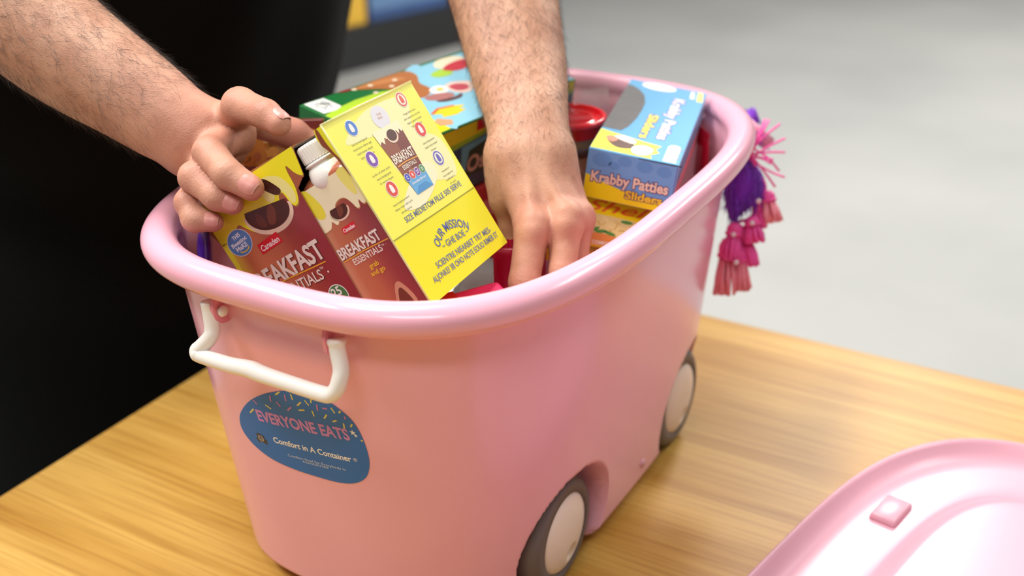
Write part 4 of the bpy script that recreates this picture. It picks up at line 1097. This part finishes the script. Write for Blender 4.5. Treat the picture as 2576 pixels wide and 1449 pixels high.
# ------------------------------------------------------------------ purple and pink tassel garland on the far end
gar = empty('tassel_garland', at(1860, 430, 1.075))
props(gar, 'purple plume and hot pink tassel garland hanging at the far end of the tub', 'garland')
VIO = mat('purple_plush', (122, 26, 190), rough=0.8, sheen=0.4, noise=(60, 0.3))
HOT = mat('hot_pink_thread', (250, 86, 172), rough=0.5, sss=0.1)
SAL = mat('salmon_pink_thread', (250, 146, 160), rough=0.5, sss=0.1)
GD = 1.075
def leafy(name, pts, m, seed, depth, n=260, width=0.0009):
    """plush plume: solid padded leaf plus short fibres along it"""
    O = np.array([p for p in blob(pts, 4)]); c = O.mean(0)
    V = []; F = []; M_ = len(O); K = 6
    for side in (-1, 1):
        base = len(V)
        V.append(at(c[0], c[1], depth + side * 0.016))
        for i in range(1, K + 1):
            for p in c + (O - c) * i / K:
                V.append(at(p[0], p[1], depth + side * 0.016 * math.sqrt(max(0, 1 - (i / K) ** 2))))
        for j in range(M_): F.append([base, base + 1 + (j + 1) % M_, base + 1 + j])
        for i in range(K - 1):
            for j in range(M_):
                j2 = (j + 1) % M_
                F.append([base + 1 + i * M_ + j, base + 1 + i * M_ + j2, base + 1 + (i + 1) * M_ + j2, base + 1 + (i + 1) * M_ + j])
    mesh_obj(name, V, F, m, gar, smooth=True, world=True)
    rg = np.random.default_rng(seed)
    parts = []
    tip = O[np.argmax(O[:, 1])]; top = O[np.argmin(O[:, 1])]
    dirv = (tip - top) / np.linalg.norm(tip - top)
    for q in range(n):
        j = rg.integers(M_); f = rg.uniform(0.2, 1) ** .5
        p = c + (O[j] - c) * f
        d = dirv * rg.uniform(12, 26) + rg.normal(size=2) * 5 + (O[j] - c) / (np.linalg.norm(O[j] - c) + 1) * 6
        dd = depth - 0.016 * math.sqrt(max(0, 1 - f * f)) - 0.001
        parts.append(tube([at(p[0], p[1], dd), at(p[0] + d[0] * .5, p[1] + d[1] * .5, dd - .002), at(p[0] + d[0], p[1] + d[1], dd - .001)], [width * .6, width * .5, width * .2], 4))
    o = mesh_obj(name + '_fibres', *join(parts), m, gar, world=True); o['kind'] = 'stuff'
leafy('plume', [(1868, 345), (1882, 372), (1895, 400), (1918, 440), (1922, 480), (1906, 510), (1875, 532), (1848, 556), (1832, 545), (1820, 480), (1830, 410)], VIO, 1, GD)
leafy('plume', [(1872, 285), (1890, 271), (1903, 276), (1906, 300), (1902, 322), (1888, 330), (1870, 312)], VIO, 2, GD + .03, 110)
leafy('plume', [(1886, 318), (1905, 322), (1916, 332), (1922, 352), (1908, 352), (1890, 340)], VIO, 3, GD + .02, 50)
mesh_obj('pink_tube', *tube([at(1872, 308, GD + .010), at(1890, 325, GD + .010), at(1936, 364, GD + .012)], [0.0072, 0.0072, 0.0070], 20), mat('pale_pink_tube', (244, 160, 190), rough=0.35), gar, smooth=True, world=True)
rg = np.random.default_rng(12)
st = []
for u, v in ((1975, 348), (1935, 302), (1962, 312), (1975, 383), (1974, 446), (1945, 402), (1940, 412), (1960, 430), (1918, 330), (1950, 470), (1925, 300), (1890, 360), (1900, 420)):
    s = (1888 + rg.uniform(-6, 6), 388 + rg.uniform(-18, 18))
    m1 = ((s[0] + u) / 2 + rg.uniform(-6, 6), (s[1] + v) / 2 + rg.uniform(-6, 8))
    st.append(tube(catmull([at(s[0], s[1], GD - .012), at(m1[0], m1[1], GD - .015), at(u, v, GD - .01 + rg.uniform(-.01, .01))], 4), 0.0011, 6))
o = mesh_obj('loose_threads', *join(st), HOT, gar, smooth=True, world=True); o['kind'] = 'stuff'
def tassel(u0, v0, u1, v1, w, seed, m_end):
    rg = np.random.default_rng(seed)
    dz = -0.004 + rg.uniform(-.006, .006)
    h = np.array((u0, v0), float); e = np.array((u1, v1), float); d = (e - h); Ln = np.linalg.norm(d); d /= Ln; p = np.array((-d[1], d[0]))
    t = empty('tassel', at(u0, v0, GD + dz) - np.array(gar.matrix_basis.translation), parent=gar)
    t['kind'] = 'thing'
    base = np.array(at(u0, v0, GD + dz))
    def W(a, b, z=0): 
        q = h + d * a + p * b
        return at(q[0], q[1], GD + dz + z) - base
    V, F = tube([W(0, 0), W(Ln * .12, 0), W(Ln * .22, 0), W(Ln * .34, 0), W(Ln * .4, 0)], [w * .35, w * .62, w * .66, w * .5, w * .62], 14)
    mesh_obj('tassel_head', V, F, HOT, t, smooth=True)
    V, F = tube([W(Ln * .26, 0), W(Ln * .30, 0), W(Ln * .34, 0)], [w * .70, w * .74, w * .70], 14)
    mesh_obj('tassel_knot', V, F, HOT, t, smooth=True)
    parts = []
    for q in range(34):
        a = rg.uniform(0, 6.28); r = math.sqrt(rg.uniform(0.05, 1))
        x = r * math.cos(a); z = r * math.sin(a)
        wp = w / 0.0004
        parts.append(tube([W(Ln * .34, x * wp * .5, z * w * .5), W(Ln * .7, x * wp * .8 + rg.uniform(-2, 2), z * w * .8), W(Ln * rg.uniform(.94, 1.02), x * wp * .9 + rg.uniform(-3, 3), z * w * .9)], [0.0017, 0.0018, 0.0014], 5))
    o = mesh_obj('tassel_threads', *join(parts), m_end, t, smooth=True); o['kind'] = 'stuff'
tassel(1928, 480, 1942, 560, 0.0110, 1, SAL)
tassel(1890, 545, 1900, 612, 0.0115, 2, HOT)
tassel(1850, 560, 1835, 655, 0.0110, 3, HOT)
tassel(1868, 570, 1886, 672, 0.0100, 4, HOT)
tassel(1862, 620, 1868, 732, 0.0100, 5, SAL)
tassel(1830, 600, 1822, 742, 0.0120, 6, SAL)
tassel(1905, 505, 1910, 575, 0.0085, 7, HOT)
cords = [tube(catmull([np.array((0.2800, -0.040, 0.2375)), np.array((0.2790, -0.085, 0.243)), at(1872, 330, GD), at(1880, 400, GD)], 6), 0.0016, 8), tube(catmull([at(1880, 400, GD), at(1925, 470, GD), at(1890, 545, GD), at(1850, 560, GD), at(1868, 575, GD), at(1862, 625, GD), at(1830, 600, GD)], 6), 0.0016, 8)]
mesh_obj('cord', *join(cords), HOT, gar, smooth=True, world=True)
for u, v in ((1892, 561), (1908, 506), (1845, 590), (1852, 660)):
    V, F = lathe([(0, -.0024), (.0016, -.0019), (.0026, 0), (.0016, .0019), (0, .0024)], 14)
    b = mesh_obj('bead', V, F, mat('pearl_bead', (244, 224, 232), rough=0.1, coat=1.0), gar, smooth=True)
    b.location = at(u, v, GD - .018) - np.array(gar.matrix_basis.translation)

# ------------------------------------------------------------------ the person: signed distance body, meshed with surface nets
def rcone(P, a, b, ra, rb):
    a = np.asarray(a, np.float32); b = np.asarray(b, np.float32)
    ba = b - a; L2 = float(ba @ ba) + 1e-12
    pa = P - a
    h = np.clip(pa @ ba / L2, 0, 1)
    d = pa - h[:, None] * ba
    return np.sqrt(np.einsum('ij,ij->i', d, d)) - (ra + (rb - ra) * h)
def ellipsoid(P, c, r, R=None):
    q = P - np.asarray(c, np.float32)
    if R is not None: q = q @ np.asarray(R, np.float32)
    q = q / np.asarray(r, np.float32)
    k = np.sqrt(np.einsum('ij,ij->i', q, q))
    return (k - 1) * min(r)
def smin(a, b, k):
    h = np.clip(0.5 + 0.5 * (b - a) / k, 0, 1)
    return b + (a - b) * h - k * h * (1 - h)
def surface_nets(sdf, lo, hi, h, block=14):
    """mesh the zero set of sdf inside the box lo..hi with cell size h, evaluating only near the surface"""
    lo = np.asarray(lo, float); hi = np.asarray(hi, float)
    nb = np.ceil((hi - lo) / (h * block)).astype(int); n = nb * block + 1
    g = [lo[i] + (np.arange(nb[i]) + .5) * h * block for i in range(3)]
    Cc = np.stack(np.meshgrid(*g, indexing='ij'), -1).reshape(-1, 3).astype(np.float32)
    dc = sdf(Cc)
    near = np.abs(dc) < h * block * 1.15
    Fg = np.empty(n, np.float32)
    sg = np.where(dc.reshape(nb) < 0, -1.0, 1.0).astype(np.float32) * h * block
    big = np.repeat(np.repeat(np.repeat(sg, block, 0), block, 1), block, 2)
    Fg[:-1, :-1, :-1] = big; Fg[-1] = Fg[-2]; Fg[:, -1] = Fg[:, -2]; Fg[:, :, -1] = Fg[:, :, -2]
    idx = np.array(np.unravel_index(np.nonzero(near)[0], nb)).T * block
    loc = np.stack(np.meshgrid(*[np.arange(block + 1)] * 3, indexing='ij'), -1).reshape(-1, 3)
    for s in range(0, len(idx), 120):
        gi = (idx[s:s + 120, None, :] + loc[None]).reshape(-1, 3)
        Fg[gi[:, 0], gi[:, 1], gi[:, 2]] = sdf((lo + gi * h).astype(np.float32))
    S = Fg < 0
    cnt = np.zeros(n - 1, np.int8)
    for dx in (0, 1):
        for dy in (0, 1):
            for dz in (0, 1):
                cnt += S[dx:n[0] - 1 + dx, dy:n[1] - 1 + dy, dz:n[2] - 1 + dz]
    act = np.argwhere((cnt > 0) & (cnt < 8))
    vid = np.full(n - 1, -1, np.int64); vid[tuple(act.T)] = np.arange(len(act))
    acc = np.zeros((len(act), 3)); num = np.zeros(len(act))
    corners = [(x, y, z) for x in (0, 1) for y in (0, 1) for z in (0, 1)]
    for c in corners:
        for ax in range(3):
            if c[ax]: continue
            c2 = list(c); c2[ax] = 1
            f0 = Fg[tuple((act + c).T)]; f1 = Fg[tuple((act + c2).T)]
            m = (f0 < 0) != (f1 < 0)
            t = f0[m] / (f0[m] - f1[m])
            p = np.tile(np.array(c, float), (m.sum(), 1)); p[:, ax] += t
            acc[m] += p; num[m] += 1
    V = lo + (act + acc / num[:, None]) * h
    faces = []
    for ax in range(3):
        a1, a2 = (ax + 1) % 3, (ax + 2) % 3
        sl0 = [slice(None)] * 3; sl1 = [slice(None)] * 3
        sl0[ax] = slice(0, -1); sl1[ax] = slice(1, None)
        A, B = S[tuple(sl0)], S[tuple(sl1)]
        e = np.argwhere(A != B)
        e = e[(e[:, a1] > 0) & (e[:, a2] > 0) & (e[:, a1] < n[a1] - 1) & (e[:, a2] < n[a2] - 1)]
        q = []
        for d1, d2 in ((-1, -1), (0, -1), (0, 0), (-1, 0)):
            c = e.copy(); c[:, a1] += d1; c[:, a2] += d2
            q.append(vid[tuple(c.T)])
        q = np.stack(q, 1)
        flip = ~A[tuple(e.T)]
        q[flip] = q[flip][:, ::-1]
        faces.append(q[(q >= 0).all(1)])
    return V, np.concatenate(faces)

class Arm:
    """palm: list of capsules blended softly; fingers: chains blended with the palm but not with each other"""
    def __init__(s, fore, palm, fingers, grooves=(), kp=0.012, kf=0.009, ridges=()):
        s.fore = fore
        s.palm, s.fingers, s.kp, s.kf, s.grooves, s.ridges = palm, fingers, kp, kf, grooves, ridges
    def __call__(s, P):
        d = None
        for ch in s.fore:
            f = None
            for (a, ra), (b, rb) in zip(ch[:-1], ch[1:]):
                q = rcone(P, a, b, ra, rb)
                f = q if f is None else smin(f, q, 0.003)
            d = f if d is None else smin(d, f, 0.016)
        for a, b, ra, rb in s.palm:
            d = smin(d, rcone(P, a, b, ra, rb), s.kp)
        for a, b, ra, rb, k in s.ridges:
            d = smin(d, rcone(P, a, b, ra, rb), k)
        out = d
        for ch in s.fingers:
            f = None
            for (a, ra), (b, rb) in zip(ch[:-1], ch[1:]):
                q = rcone(P, a, b, ra, rb)
                f = q if f is None else smin(f, q, 0.0035)
            out = np.minimum(out, smin(d, f, s.kf))
        for c, t, r, amp in s.grooves:
            q = P - np.asarray(c, np.float32); dist2 = np.einsum('ij,ij->i', q, q)
            near = dist2 < (r * 1.9) ** 2
            if near.any():
                al = q[near] @ np.asarray(t, np.float32)
                g = 0
                for o_, w_, k_ in ((0, .0009, 1.0), (-.0028, .0008, .7), (.0027, .0008, .7)):
                    g = g + k_ * np.exp(-((al - o_) / w_) ** 2)
                out[near] += amp * g
        return out

SK = 0.944
def A_(u, v, d): return at(u, v, d)
# ---- hand at the carton (the person's right hand)
Wr = A_(487, 346, .824)
idx = [(A_(580, 308, .835), .0112), (A_(603, 264, .798), .0121), (A_(668, 287, .778), .0100), (A_(701, 311, .772), .0086)]
mid = [(A_(597, 340, .834), .0110), (A_(527, 384, .790), .0114), (A_(572, 437, .770), .0102), (A_(632, 473, .7665), .0087)]
rng_ = [(A_(572, 375, .834), .0105), (A_(489, 446, .790), .0108), (A_(545, 494, .780), .0094), (A_(584, 512, .7805), .0078)]
pin = [(A_(538, 408, .836), .0098), (A_(472, 508, .797), .0090), (A_(489, 552, .791), .0086), (A_(537, 558, .791), .0070)]
thb = [(A_(535, 300, .855), .0135), (A_(625, 300, .880), .0128), (A_(738, 337, .898), .0118), (A_(788, 366, .906), .0095)]
def limb(pts, n=5):
    """smooth chain through (point, radius) stations"""
    Q = catmull([np.r_[p, r] for p, r in pts], n)
    return [(q[:3], q[3]) for q in Q]
foreA = [limb([(A_(-330, -270, .885), .0535), (A_(-60, -70, .862), .0490), (A_(150, 112, .848), .0420), (A_(330, 235, .836), .0345), (A_(425, 302, .829), .0298), (A_(492, 346, .825), .0245)])]
palmA = [
    (A_(500, 318, .828), A_(580, 308, .838), .0165, .0120),
    (A_(500, 335, .824), A_(597, 340, .837), .0165, .0118),
    (A_(490, 360, .824), A_(570, 375, .837), .0165, .0112),
    (A_(480, 385, .826), A_(540, 404, .838), .0165, .0105),
    (A_(505, 320, .838), A_(600, 310, .866), .0170, .0130),
]
def grooves_for(chain, amp=.0004):
    out = []
    for i in (1, 2):
        t = chain[i + 1][0] - chain[i - 1][0]; t = t / np.linalg.norm(t)
        out.append((chain[i][0], t, chain[i][1], amp))
    return out
armA = Arm(foreA, palmA, [idx, mid, rng_, pin, thb], grooves=sum((grooves_for(c) for c in (idx, mid, rng_, pin)), []), kp=.013, kf=.008)

# ---- hand reaching down among the packets (the person's left hand)
idB = [(A_(1340, 572, .858), .0128), (A_(1319, 712, .846), .0116), (A_(1332, 772, .856), .0102), (A_(1348, 808, .872), .0086)]
miB = [(A_(1424, 556, .860), .0126), (A_(1415, 685, .850), .0102), (A_(1406, 748, .858), .0094), (A_(1400, 788, .872), .0080)]
riB = [(A_(1456, 552, .877), .0112), (A_(1452, 650, .874), .0086), (A_(1445, 710, .876), .0082), (A_(1438, 750, .88), .0074)]
piB = [(A_(1452, 556, .899), .0100), (A_(1440, 640, .905), .0082), (A_(1430, 700, .905), .0072)]
thB = [(A_(1272, 452, .893), .0140), (A_(1296, 560, .900), .0125), (A_(1322, 650, .902), .0112), (A_(1330, 705, .896), .0092)]
foreB = [limb([(A_(1215, -330, 1.055), .0535), (A_(1222, -150, 1.02), .0480), (A_(1235, 0, .985), .0342), (A_(1270, 180, .948), .0278), (A_(1293, 310, .908), .0212), (A_(1290, 400, .890), .0188)]),
         limb([(A_(1222, -330, 1.055), .0535), (A_(1250, -150, 1.02), .0470), (A_(1305, 0, .985), .0332), (A_(1343, 180, .945), .0266), (A_(1361, 310, .903), .0210), (A_(1380, 395, .885), .0184)])]
palmB = [
    (A_(1290, 400, .888), A_(1340, 572, .862), .0175, .0130),
    (A_(1335, 395, .884), A_(1424, 556, .863), .0175, .0128),
    (A_(1378, 395, .886), A_(1456, 552, .880), .0165, .0115),
    (A_(1390, 400, .892), A_(1450, 556, .902), .0150, .0105),
    (A_(1285, 400, .892), A_(1276, 500, .892), .0170, .0140),
]
nB = lambda u, v, d: A_(u, v, d)
ridB = [
    (nB(1343, 562, .852), nB(1342, 578, .850), .0112, .0108, .006),
    (nB(1428, 542, .853), nB(1426, 562, .851), .0112, .0106, .006),
    (nB(1464, 535, .870), nB(1462, 553, .868), .0085, .0085, .006),
    (nB(1326, 420, .868), nB(1340, 550, .850), .0030, .0036, .006),
    (nB(1362, 420, .868), nB(1420, 530, .850), .0030, .0036, .006),
    (nB(1388, 420, .872), nB(1458, 530, .865), .0028, .0034, .006),
]
armB = Arm(foreB, palmB, [idB, miB, riB, piB, thB], grooves=[(idB[1][0], (idB[2][0] - idB[0][0]) / np.linalg.norm(idB[2][0] - idB[0][0]), .0116, .00045), (miB[1][0], (miB[2][0] - miB[0][0]) / np.linalg.norm(miB[2][0] - miB[0][0]), .0104, .0004)], kp=.012, kf=.0075, ridges=ridB)

def bounds(arm, m=.02):
    pts = []; 
    for a, b, ra, rb in arm.palm: pts += [a - ra, a + ra, b - rb, b + rb]
    for ch in list(arm.fingers) + list(arm.fore):
        for p, r in ch: pts += [p - r, p + r]
    pts = np.array(pts); return pts.min(0) - m, pts.max(0) + m
VA, FA = surface_nets(armA, *bounds(armA), 0.00135)
VB, FB = surface_nets(armB, *bounds(armB), 0.00135)

# ---- the rest of the body (hidden under the clothes or outside the frame), coarser
elA = A_(-330, -270, .885); elB = A_(1215, -330, 1.055)
shA = np.array((-0.085, 0.46, 0.66)); shB = np.array((0.36, 0.40, 0.66))
chest = np.array((0.145, 0.470, 0.50)); belly = np.array((0.170, 0.560, 0.33)); pelvis = np.array((0.165, 0.600, 0.04))
neck = np.array((0.135, 0.40, 0.74)); head = np.array((0.115, 0.33, 0.875))
HR = np.array(Matrix.Rotation(math.radians(28), 3, 'X'))
def headp(x, y, z): return head + HR @ np.array((x, y, z))
feet = [(0.05, 0.60), (0.29, 0.62)]
def torso(P, g=0.0):
    d = ellipsoid(P, chest, (.215 + g, .135 + g, .25 + g))
    d = smin(d, ellipsoid(P, belly, (.268 + g, .165 + g, .24 + g)), .08)
    d = smin(d, ellipsoid(P, pelvis, (.225 + g, .150 + g, .19 + g)), .08)
    d = smin(d, rcone(P, shA + (0.04, 0, 0), shB - (0.04, 0, 0), .068 + g, .068 + g), .06)
    return d
def legs(P, g=0.0):
    d = None
    for (fx, fy), hx in zip(feet, (0.07, 0.26)):
        for a, b, ra, rb in (((hx, .60, -.02), (fx, fy - .01, -.32), .098, .072), ((fx, fy - .01, -.32), (fx, fy + .01, -.68), .064, .046)):
            q = rcone(P, a, b, ra + g, rb + g)
            d = q if d is None else smin(d, q, .02)
    return d
def body(P):
    d = torso(P)
    d = smin(d, legs(P), .04)
    for s, e, r in ((shA, elA, .050), (shB, elB, .052)):
        d = smin(d, rcone(P, s, e, .058, r - .002), .03)
    d = smin(d, rcone(P, neck - (0, -.02, .06), neck + (0, -.03, .05), .062, .056), .03)
    h = ellipsoid(P, headp(0, 0.012, 0.03), (.076, .097, .100), HR)
    h = smin(h, ellipsoid(P, headp(0, -.030, -.055), (.056, .062, .062), HR), .03)
    h = smin(h, rcone(P, headp(0, -.088, .018), headp(0, -.106, -.022), .008, .013), .012)
    for s in (-1, 1):
        h = smin(h, ellipsoid(P, headp(s * .077, .012, -.005), (.010, .020, .032), HR), .006)
        h = np.maximum(h, -(ellipsoid(P, headp(s * .032, -.094, .018), (.017, .012, .011), HR)) - 0.0)
    h = np.maximum(h, -rcone(P, headp(-.022, -.094, -.060), headp(.022, -.094, -.060), .0035, .0035))
    h = smin(h, rcone(P, headp(-.018, -.088, -.068), headp(.018, -.088, -.068), .006, .006), .006)
    return smin(d, h, .02)
VC, FC = surface_nets(body, (-.32, -.02 + .1, -.72), (.56, .84, 1.04), 0.0075, 8)

person = empty('person', (0.17, 0.60, -0.75))
props(person, 'person in black shirt and apron gripping a yellow carton and reaching into the tub', 'person')
V = np.concatenate([VA, VB, VC]); F = np.concatenate([FA, FB + len(VA), FC + len(VA) + len(VB)])
bo = mesh_obj('body', V, F, SKIN, person, smooth=True, world=True)
red = np.zeros(len(V), np.float32)
def blush(c, r, k):
    global red
    d2 = ((V - np.asarray(c)) ** 2).sum(1)
    red = np.maximum(red, k * np.exp(-d2 / (r * r)).astype(np.float32))
for ch in (idx, mid, rng_, pin):
    blush(ch[1][0], .016, .65); blush(ch[2][0], .013, .45); blush(ch[3][0], .014, .75); blush(ch[0][0], .022, .5)
blush(thb[2][0], .03, .7); blush(thb[3][0], .03, .7)
for ch in (idB, miB, riB):
    blush(ch[0][0], .017, .8); blush(ch[1][0], .014, .5); blush((ch[0][0] + ch[1][0]) / 2, .016, .25)
blush(A_(560, 345, .81), .03, .35)
for a_, r_ in ((A_(560, 400, .81), .075), (A_(640, 320, .80), .07)):
    blush(a_, r_, .42)
at_ = bo.data.attributes.new('redness', 'FLOAT', 'POINT')
at_.data.foreach_set('value', red)

# ---- fingernails: a curved plate lying on the back of each finger tip
NAIL = mat('fingernail', (214, 146, 134), rough=0.38, sss=0.1)
NAILTIP = mat('nail_edge', (222, 166, 150), rough=0.3)
def nail(ch, ndir, length=.0110, halfang=0.80, push=0.0002):
    (a, ra), (b, rb) = ch[-2], ch[-1]
    t = b - a; t /= np.linalg.norm(t)
    n = np.asarray(ndir, float); n -= t * (n @ t); n /= np.linalg.norm(n)
    s = np.cross(t, n)
    V = []; F = []; nu, nv = 12, 14
    Lf = np.linalg.norm(b - a)
    for i in range(nv + 1):
        v = i / nv
        along = -length * .50 + length * v
        wf = math.sqrt(max(1 - ((.40 - v) / .46) ** 2, .02)) if v < .40 else (1.0 if v < .75 else math.sqrt(1 - ((v - .75) / .36) ** 2) * .98 + .02)
        r = ra + (rb - ra) * min(1, (Lf + along) / Lf) if along < 0 else math.sqrt(max(rb ** 2 - (along * .86) ** 2, 1e-8))
        for j in range(nu + 1):
            u = -1 + 2 * j / nu
            ang = u * halfang * wf
            edge = 0.00035 * (1 - abs(u) ** 4) * min(1, v * 4)
            V.append(b + t * along + (n * math.cos(ang) + s * math.sin(ang)) * (r + push + edge))
    for i in range(nv):
        for j in range(nu):
            q = i * (nu + 1) + j
            F.append([q, q + 1, q + nu + 2, q + nu + 1])
    mesh_obj('fingernail', V, F, NAIL, person, smooth=True, world=True)
    V2 = [p + n * .00008 for p in V[-2 * (nu + 1):]]
    F2 = [[j, j + 1, j + nu + 2, j + nu + 1] for j in range(nu)]
    mesh_obj('nail_edge', V2, F2, NAILTIP, person, smooth=True, world=True)
cam_dir = lambda p: (np.array(CAM_POS) - p) / np.linalg.norm(np.array(CAM_POS) - p)
RIGHT, UP = CAM_R[:, 0], CAM_R[:, 1]
nail(idx, cam_dir(idx[3][0]) * .55 + RIGHT * .75 + UP * .30, .0115)
nail(mid, cam_dir(mid[3][0]) * .95 + UP * .18 - RIGHT * .05, .0122)
nail(rng_, cam_dir(rng_[3][0]) * .95 + UP * .05 + RIGHT * .12, .0108)
nail(pin, cam_dir(pin[3][0]) * .95 + UP * .25, .0094)

# ---- arm hair
HAIR = mat('dark_arm_hair', (44, 30, 20), rough=0.5)
def arm_hair(V, Fq, path, n, seed, lmin, lmax, stop, name, spread=.5, fade=.12):
    """short curved hairs rooted on the forearm, lying towards the wrist"""
    rg = np.random.default_rng(seed)
    N_ = np.zeros_like(V)
    fn = np.cross(V[Fq[:, 1]] - V[Fq[:, 0]], V[Fq[:, 2]] - V[Fq[:, 0]])
    for c in range(4): np.add.at(N_, Fq[:, c], fn)
    N_ /= np.linalg.norm(N_, axis=1)[:, None] + 1e-12
    P0, P1 = np.asarray(path[0]), np.asarray(path[1])
    ax = P1 - P0; Ln = np.linalg.norm(ax); ax /= Ln
    f = (V - P0) @ ax / Ln
    prob = np.where((f > -.25) & (f < stop), 1.0, 0.0) * (1 - .85 * smooth01(stop - fade, stop, f))
    pick = rg.choice(len(V), n, p=prob / prob.sum())
    Vh = []; Fh = []
    for i in pick:
        p = V[i]; nn = N_[i]
        side = np.cross(nn, ax); side /= np.linalg.norm(side) + 1e-9
        d = ax + side * rg.normal(0, spread) + nn * rg.uniform(.12, .5); d /= np.linalg.norm(d)
        L = rg.uniform(lmin, lmax); bend = side * rg.normal(0, .35) - nn * rg.uniform(0.0, .5)
        pts = [p - nn * .0003]
        for s_ in (.35, .7, 1.0):
            q = p + d * L * s_ + bend * L * s_ * s_ * .6
            pts.append(q)
        w = rg.uniform(.00004, .000075)
        v_, f_ = tube(pts, [w, w * .95, w * .7, w * .2], 3)
        o = len(Vh); Vh += v_; Fh += [[k + o for k in q] for q in f_[:-2]]
    o = mesh_obj(name, Vh, Fh, HAIR, person, world=True)
    o['kind'] = 'stuff'
arm_hair(VA, FA, (A_(-120, -120, .862), Wr), 8500, 3, .007, .018, .93, 'arm_hair')
arm_hair(VB, FB, (A_(1240, -150, 1.0), A_(1335, 385, .885)), 8500, 4, .006, .016, 1.12, 'arm_hair', .6, .35)
arm_hair(VB, FB, (A_(1335, 330, .90), A_(1430, 560, .86)), 170, 6, .004, .008, .75, 'hand_hair', .5)

# ---- clothes
def folds(P, amp):
    return amp * (np.sin(P[:, 2] * 21 + 5 * P[:, 0] + 1.3 * np.sin(P[:, 0] * 17)) * .6 + np.sin(P[:, 0] * 38 - P[:, 2] * 15) * .4)
def shirt(P):
    d = torso(P, .012)
    for s, e in ((shA, elA), (shB, elB)):
        m = s + (e - s) * .62
        q = rcone(P, s, m, .078, .080)
        t = (e - s) / np.linalg.norm(e - s)
        q = np.maximum(q, (P - m) @ t.astype(np.float32))
        d = smin(d, q, .03)
    d = d + folds(P, .004)
    inner = np.linalg.norm(P - neck.astype(np.float32) - np.array((0, -.01, .03), np.float32), axis=1) - .078
    d = np.maximum(d, -inner)
    return np.maximum(d, -(P[:, 2] + .10))
Vs, Fs = surface_nets(shirt, (-.30, .12, -.14), (.56, .84, .84), 0.008, 8)
mesh_obj('shirt', Vs, Fs, BLACK_CLOTH, person, smooth=True, world=True)
def apron(P):
    d = torso(P, .026)
    sk = rcone(P, (.11, .60, .02), (.08, .60, -.42), .205, .225)
    sk2 = rcone(P, (.20, .60, .02), (.24, .60, -.42), .200, .225)
    d = smin(d, smin(sk, sk2, .05), .07)
    d = d + folds(P, .005)
    d = np.maximum(d, -(d + .010))
    d = np.maximum(d, P[:, 1] - .60)
    d = np.maximum(d, P[:, 2] - .58)
    d = np.maximum(d, .37 - P[:, 1] - 10 * np.maximum(P[:, 2] - .02, 0))
    return np.maximum(d, -(P[:, 2] + .40))
Va, Fa = surface_nets(apron, (-.30, .22, -.44), (.60, .66, .62), 0.006, 8)
mesh_obj('apron', Va, Fa, BLACK_APRON, person, smooth=True, world=True)
mesh_obj('apron_strap', *tube(catmull([(.03, .36, .60), (.05, .37, .70), (.10, .43, .76), (.17, .43, .76), (.22, .37, .70), (.25, .35, .60)], 6), .009, 8), BLACK_APRON, person, smooth=True, world=True)
def trousers(P):
    d = smin(legs(P, .014), ellipsoid(P, pelvis, (.238, .162, .20)), .05) + folds(P, .003)
    d = np.maximum(d, P[:, 2] - .06)
    return np.maximum(d, -(P[:, 2] + .70))
Vt, Ft = surface_nets(trousers, (-.16, .40, -.74), (.48, .82, .10), 0.009, 8)
mesh_obj('trousers', Vt, Ft, mat('black_trousers', (22, 22, 25), rough=0.85, bump=(200, .2)), person, smooth=True, world=True)
for fx, fy in feet:
    def shoe(P, fx=fx, fy=fy):
        d = smin(ellipsoid(P, (fx, fy - .06, -.71), (.050, .130, .055)), rcone(P, (fx, fy + .02, -.70), (fx, fy + .015, -.64), .048, .050), .03)
        return np.maximum(d, -(P[:, 2] + .748))
    Vq, Fq = surface_nets(shoe, (fx - .08, fy - .22, -.77), (fx + .08, fy + .12, -.56), 0.006, 8)
    mesh_obj('shoe', Vq, Fq, mat('black_shoe', (24, 22, 22), rough=.5), person, smooth=True, world=True)
def hairf(P):
    d = ellipsoid(P, headp(0, .016, .034), (.083, .104, .106), HR) + .003 * np.sin(P[:, 0] * 160 + P[:, 2] * 60)
    q = (P - head.astype(np.float32)) @ HR.astype(np.float32)
    return np.maximum(d, -(q[:, 2] - .020 - .9 * np.minimum(0, -q[:, 1] - .02) * -1 * 0 + np.minimum(0, .03 - q[:, 1]) * .9 - .035 * (q[:, 1] < -.05)))
Vh_, Fh_ = surface_nets(hairf, head - .16, head + .17, 0.006, 8)
mesh_obj('hair', Vh_, Fh_, mat('dark_brown_hair', (48, 34, 26), rough=.6, bump=(300, .4)), person, smooth=True, world=True)
for s in (-1, 1):
    bm = bmesh.new(); bmesh.ops.create_uvsphere(bm, u_segments=20, v_segments=12, radius=.0115)
    o = bm_obj('eye', bm, mat('eye_white', (236, 232, 226), rough=.1), person, smooth=True)
    c = headp(s * .032, -.086, .018); o.location = c - np.array(person.matrix_basis.translation)
    bm = bmesh.new(); bmesh.ops.create_uvsphere(bm, u_segments=16, v_segments=8, radius=.0055)
    i_ = bm_obj('iris', bm, mat('dark_iris', (52, 36, 26), rough=.1), o, smooth=True)
    i_.location = HR @ np.array((0, -.0078, -.001))

# ------------------------------------------------------------------ lift everything so that the hall floor is z = 0
for o in SC.objects:
    if o.parent is None:
        o.location.z += TABLE_Z
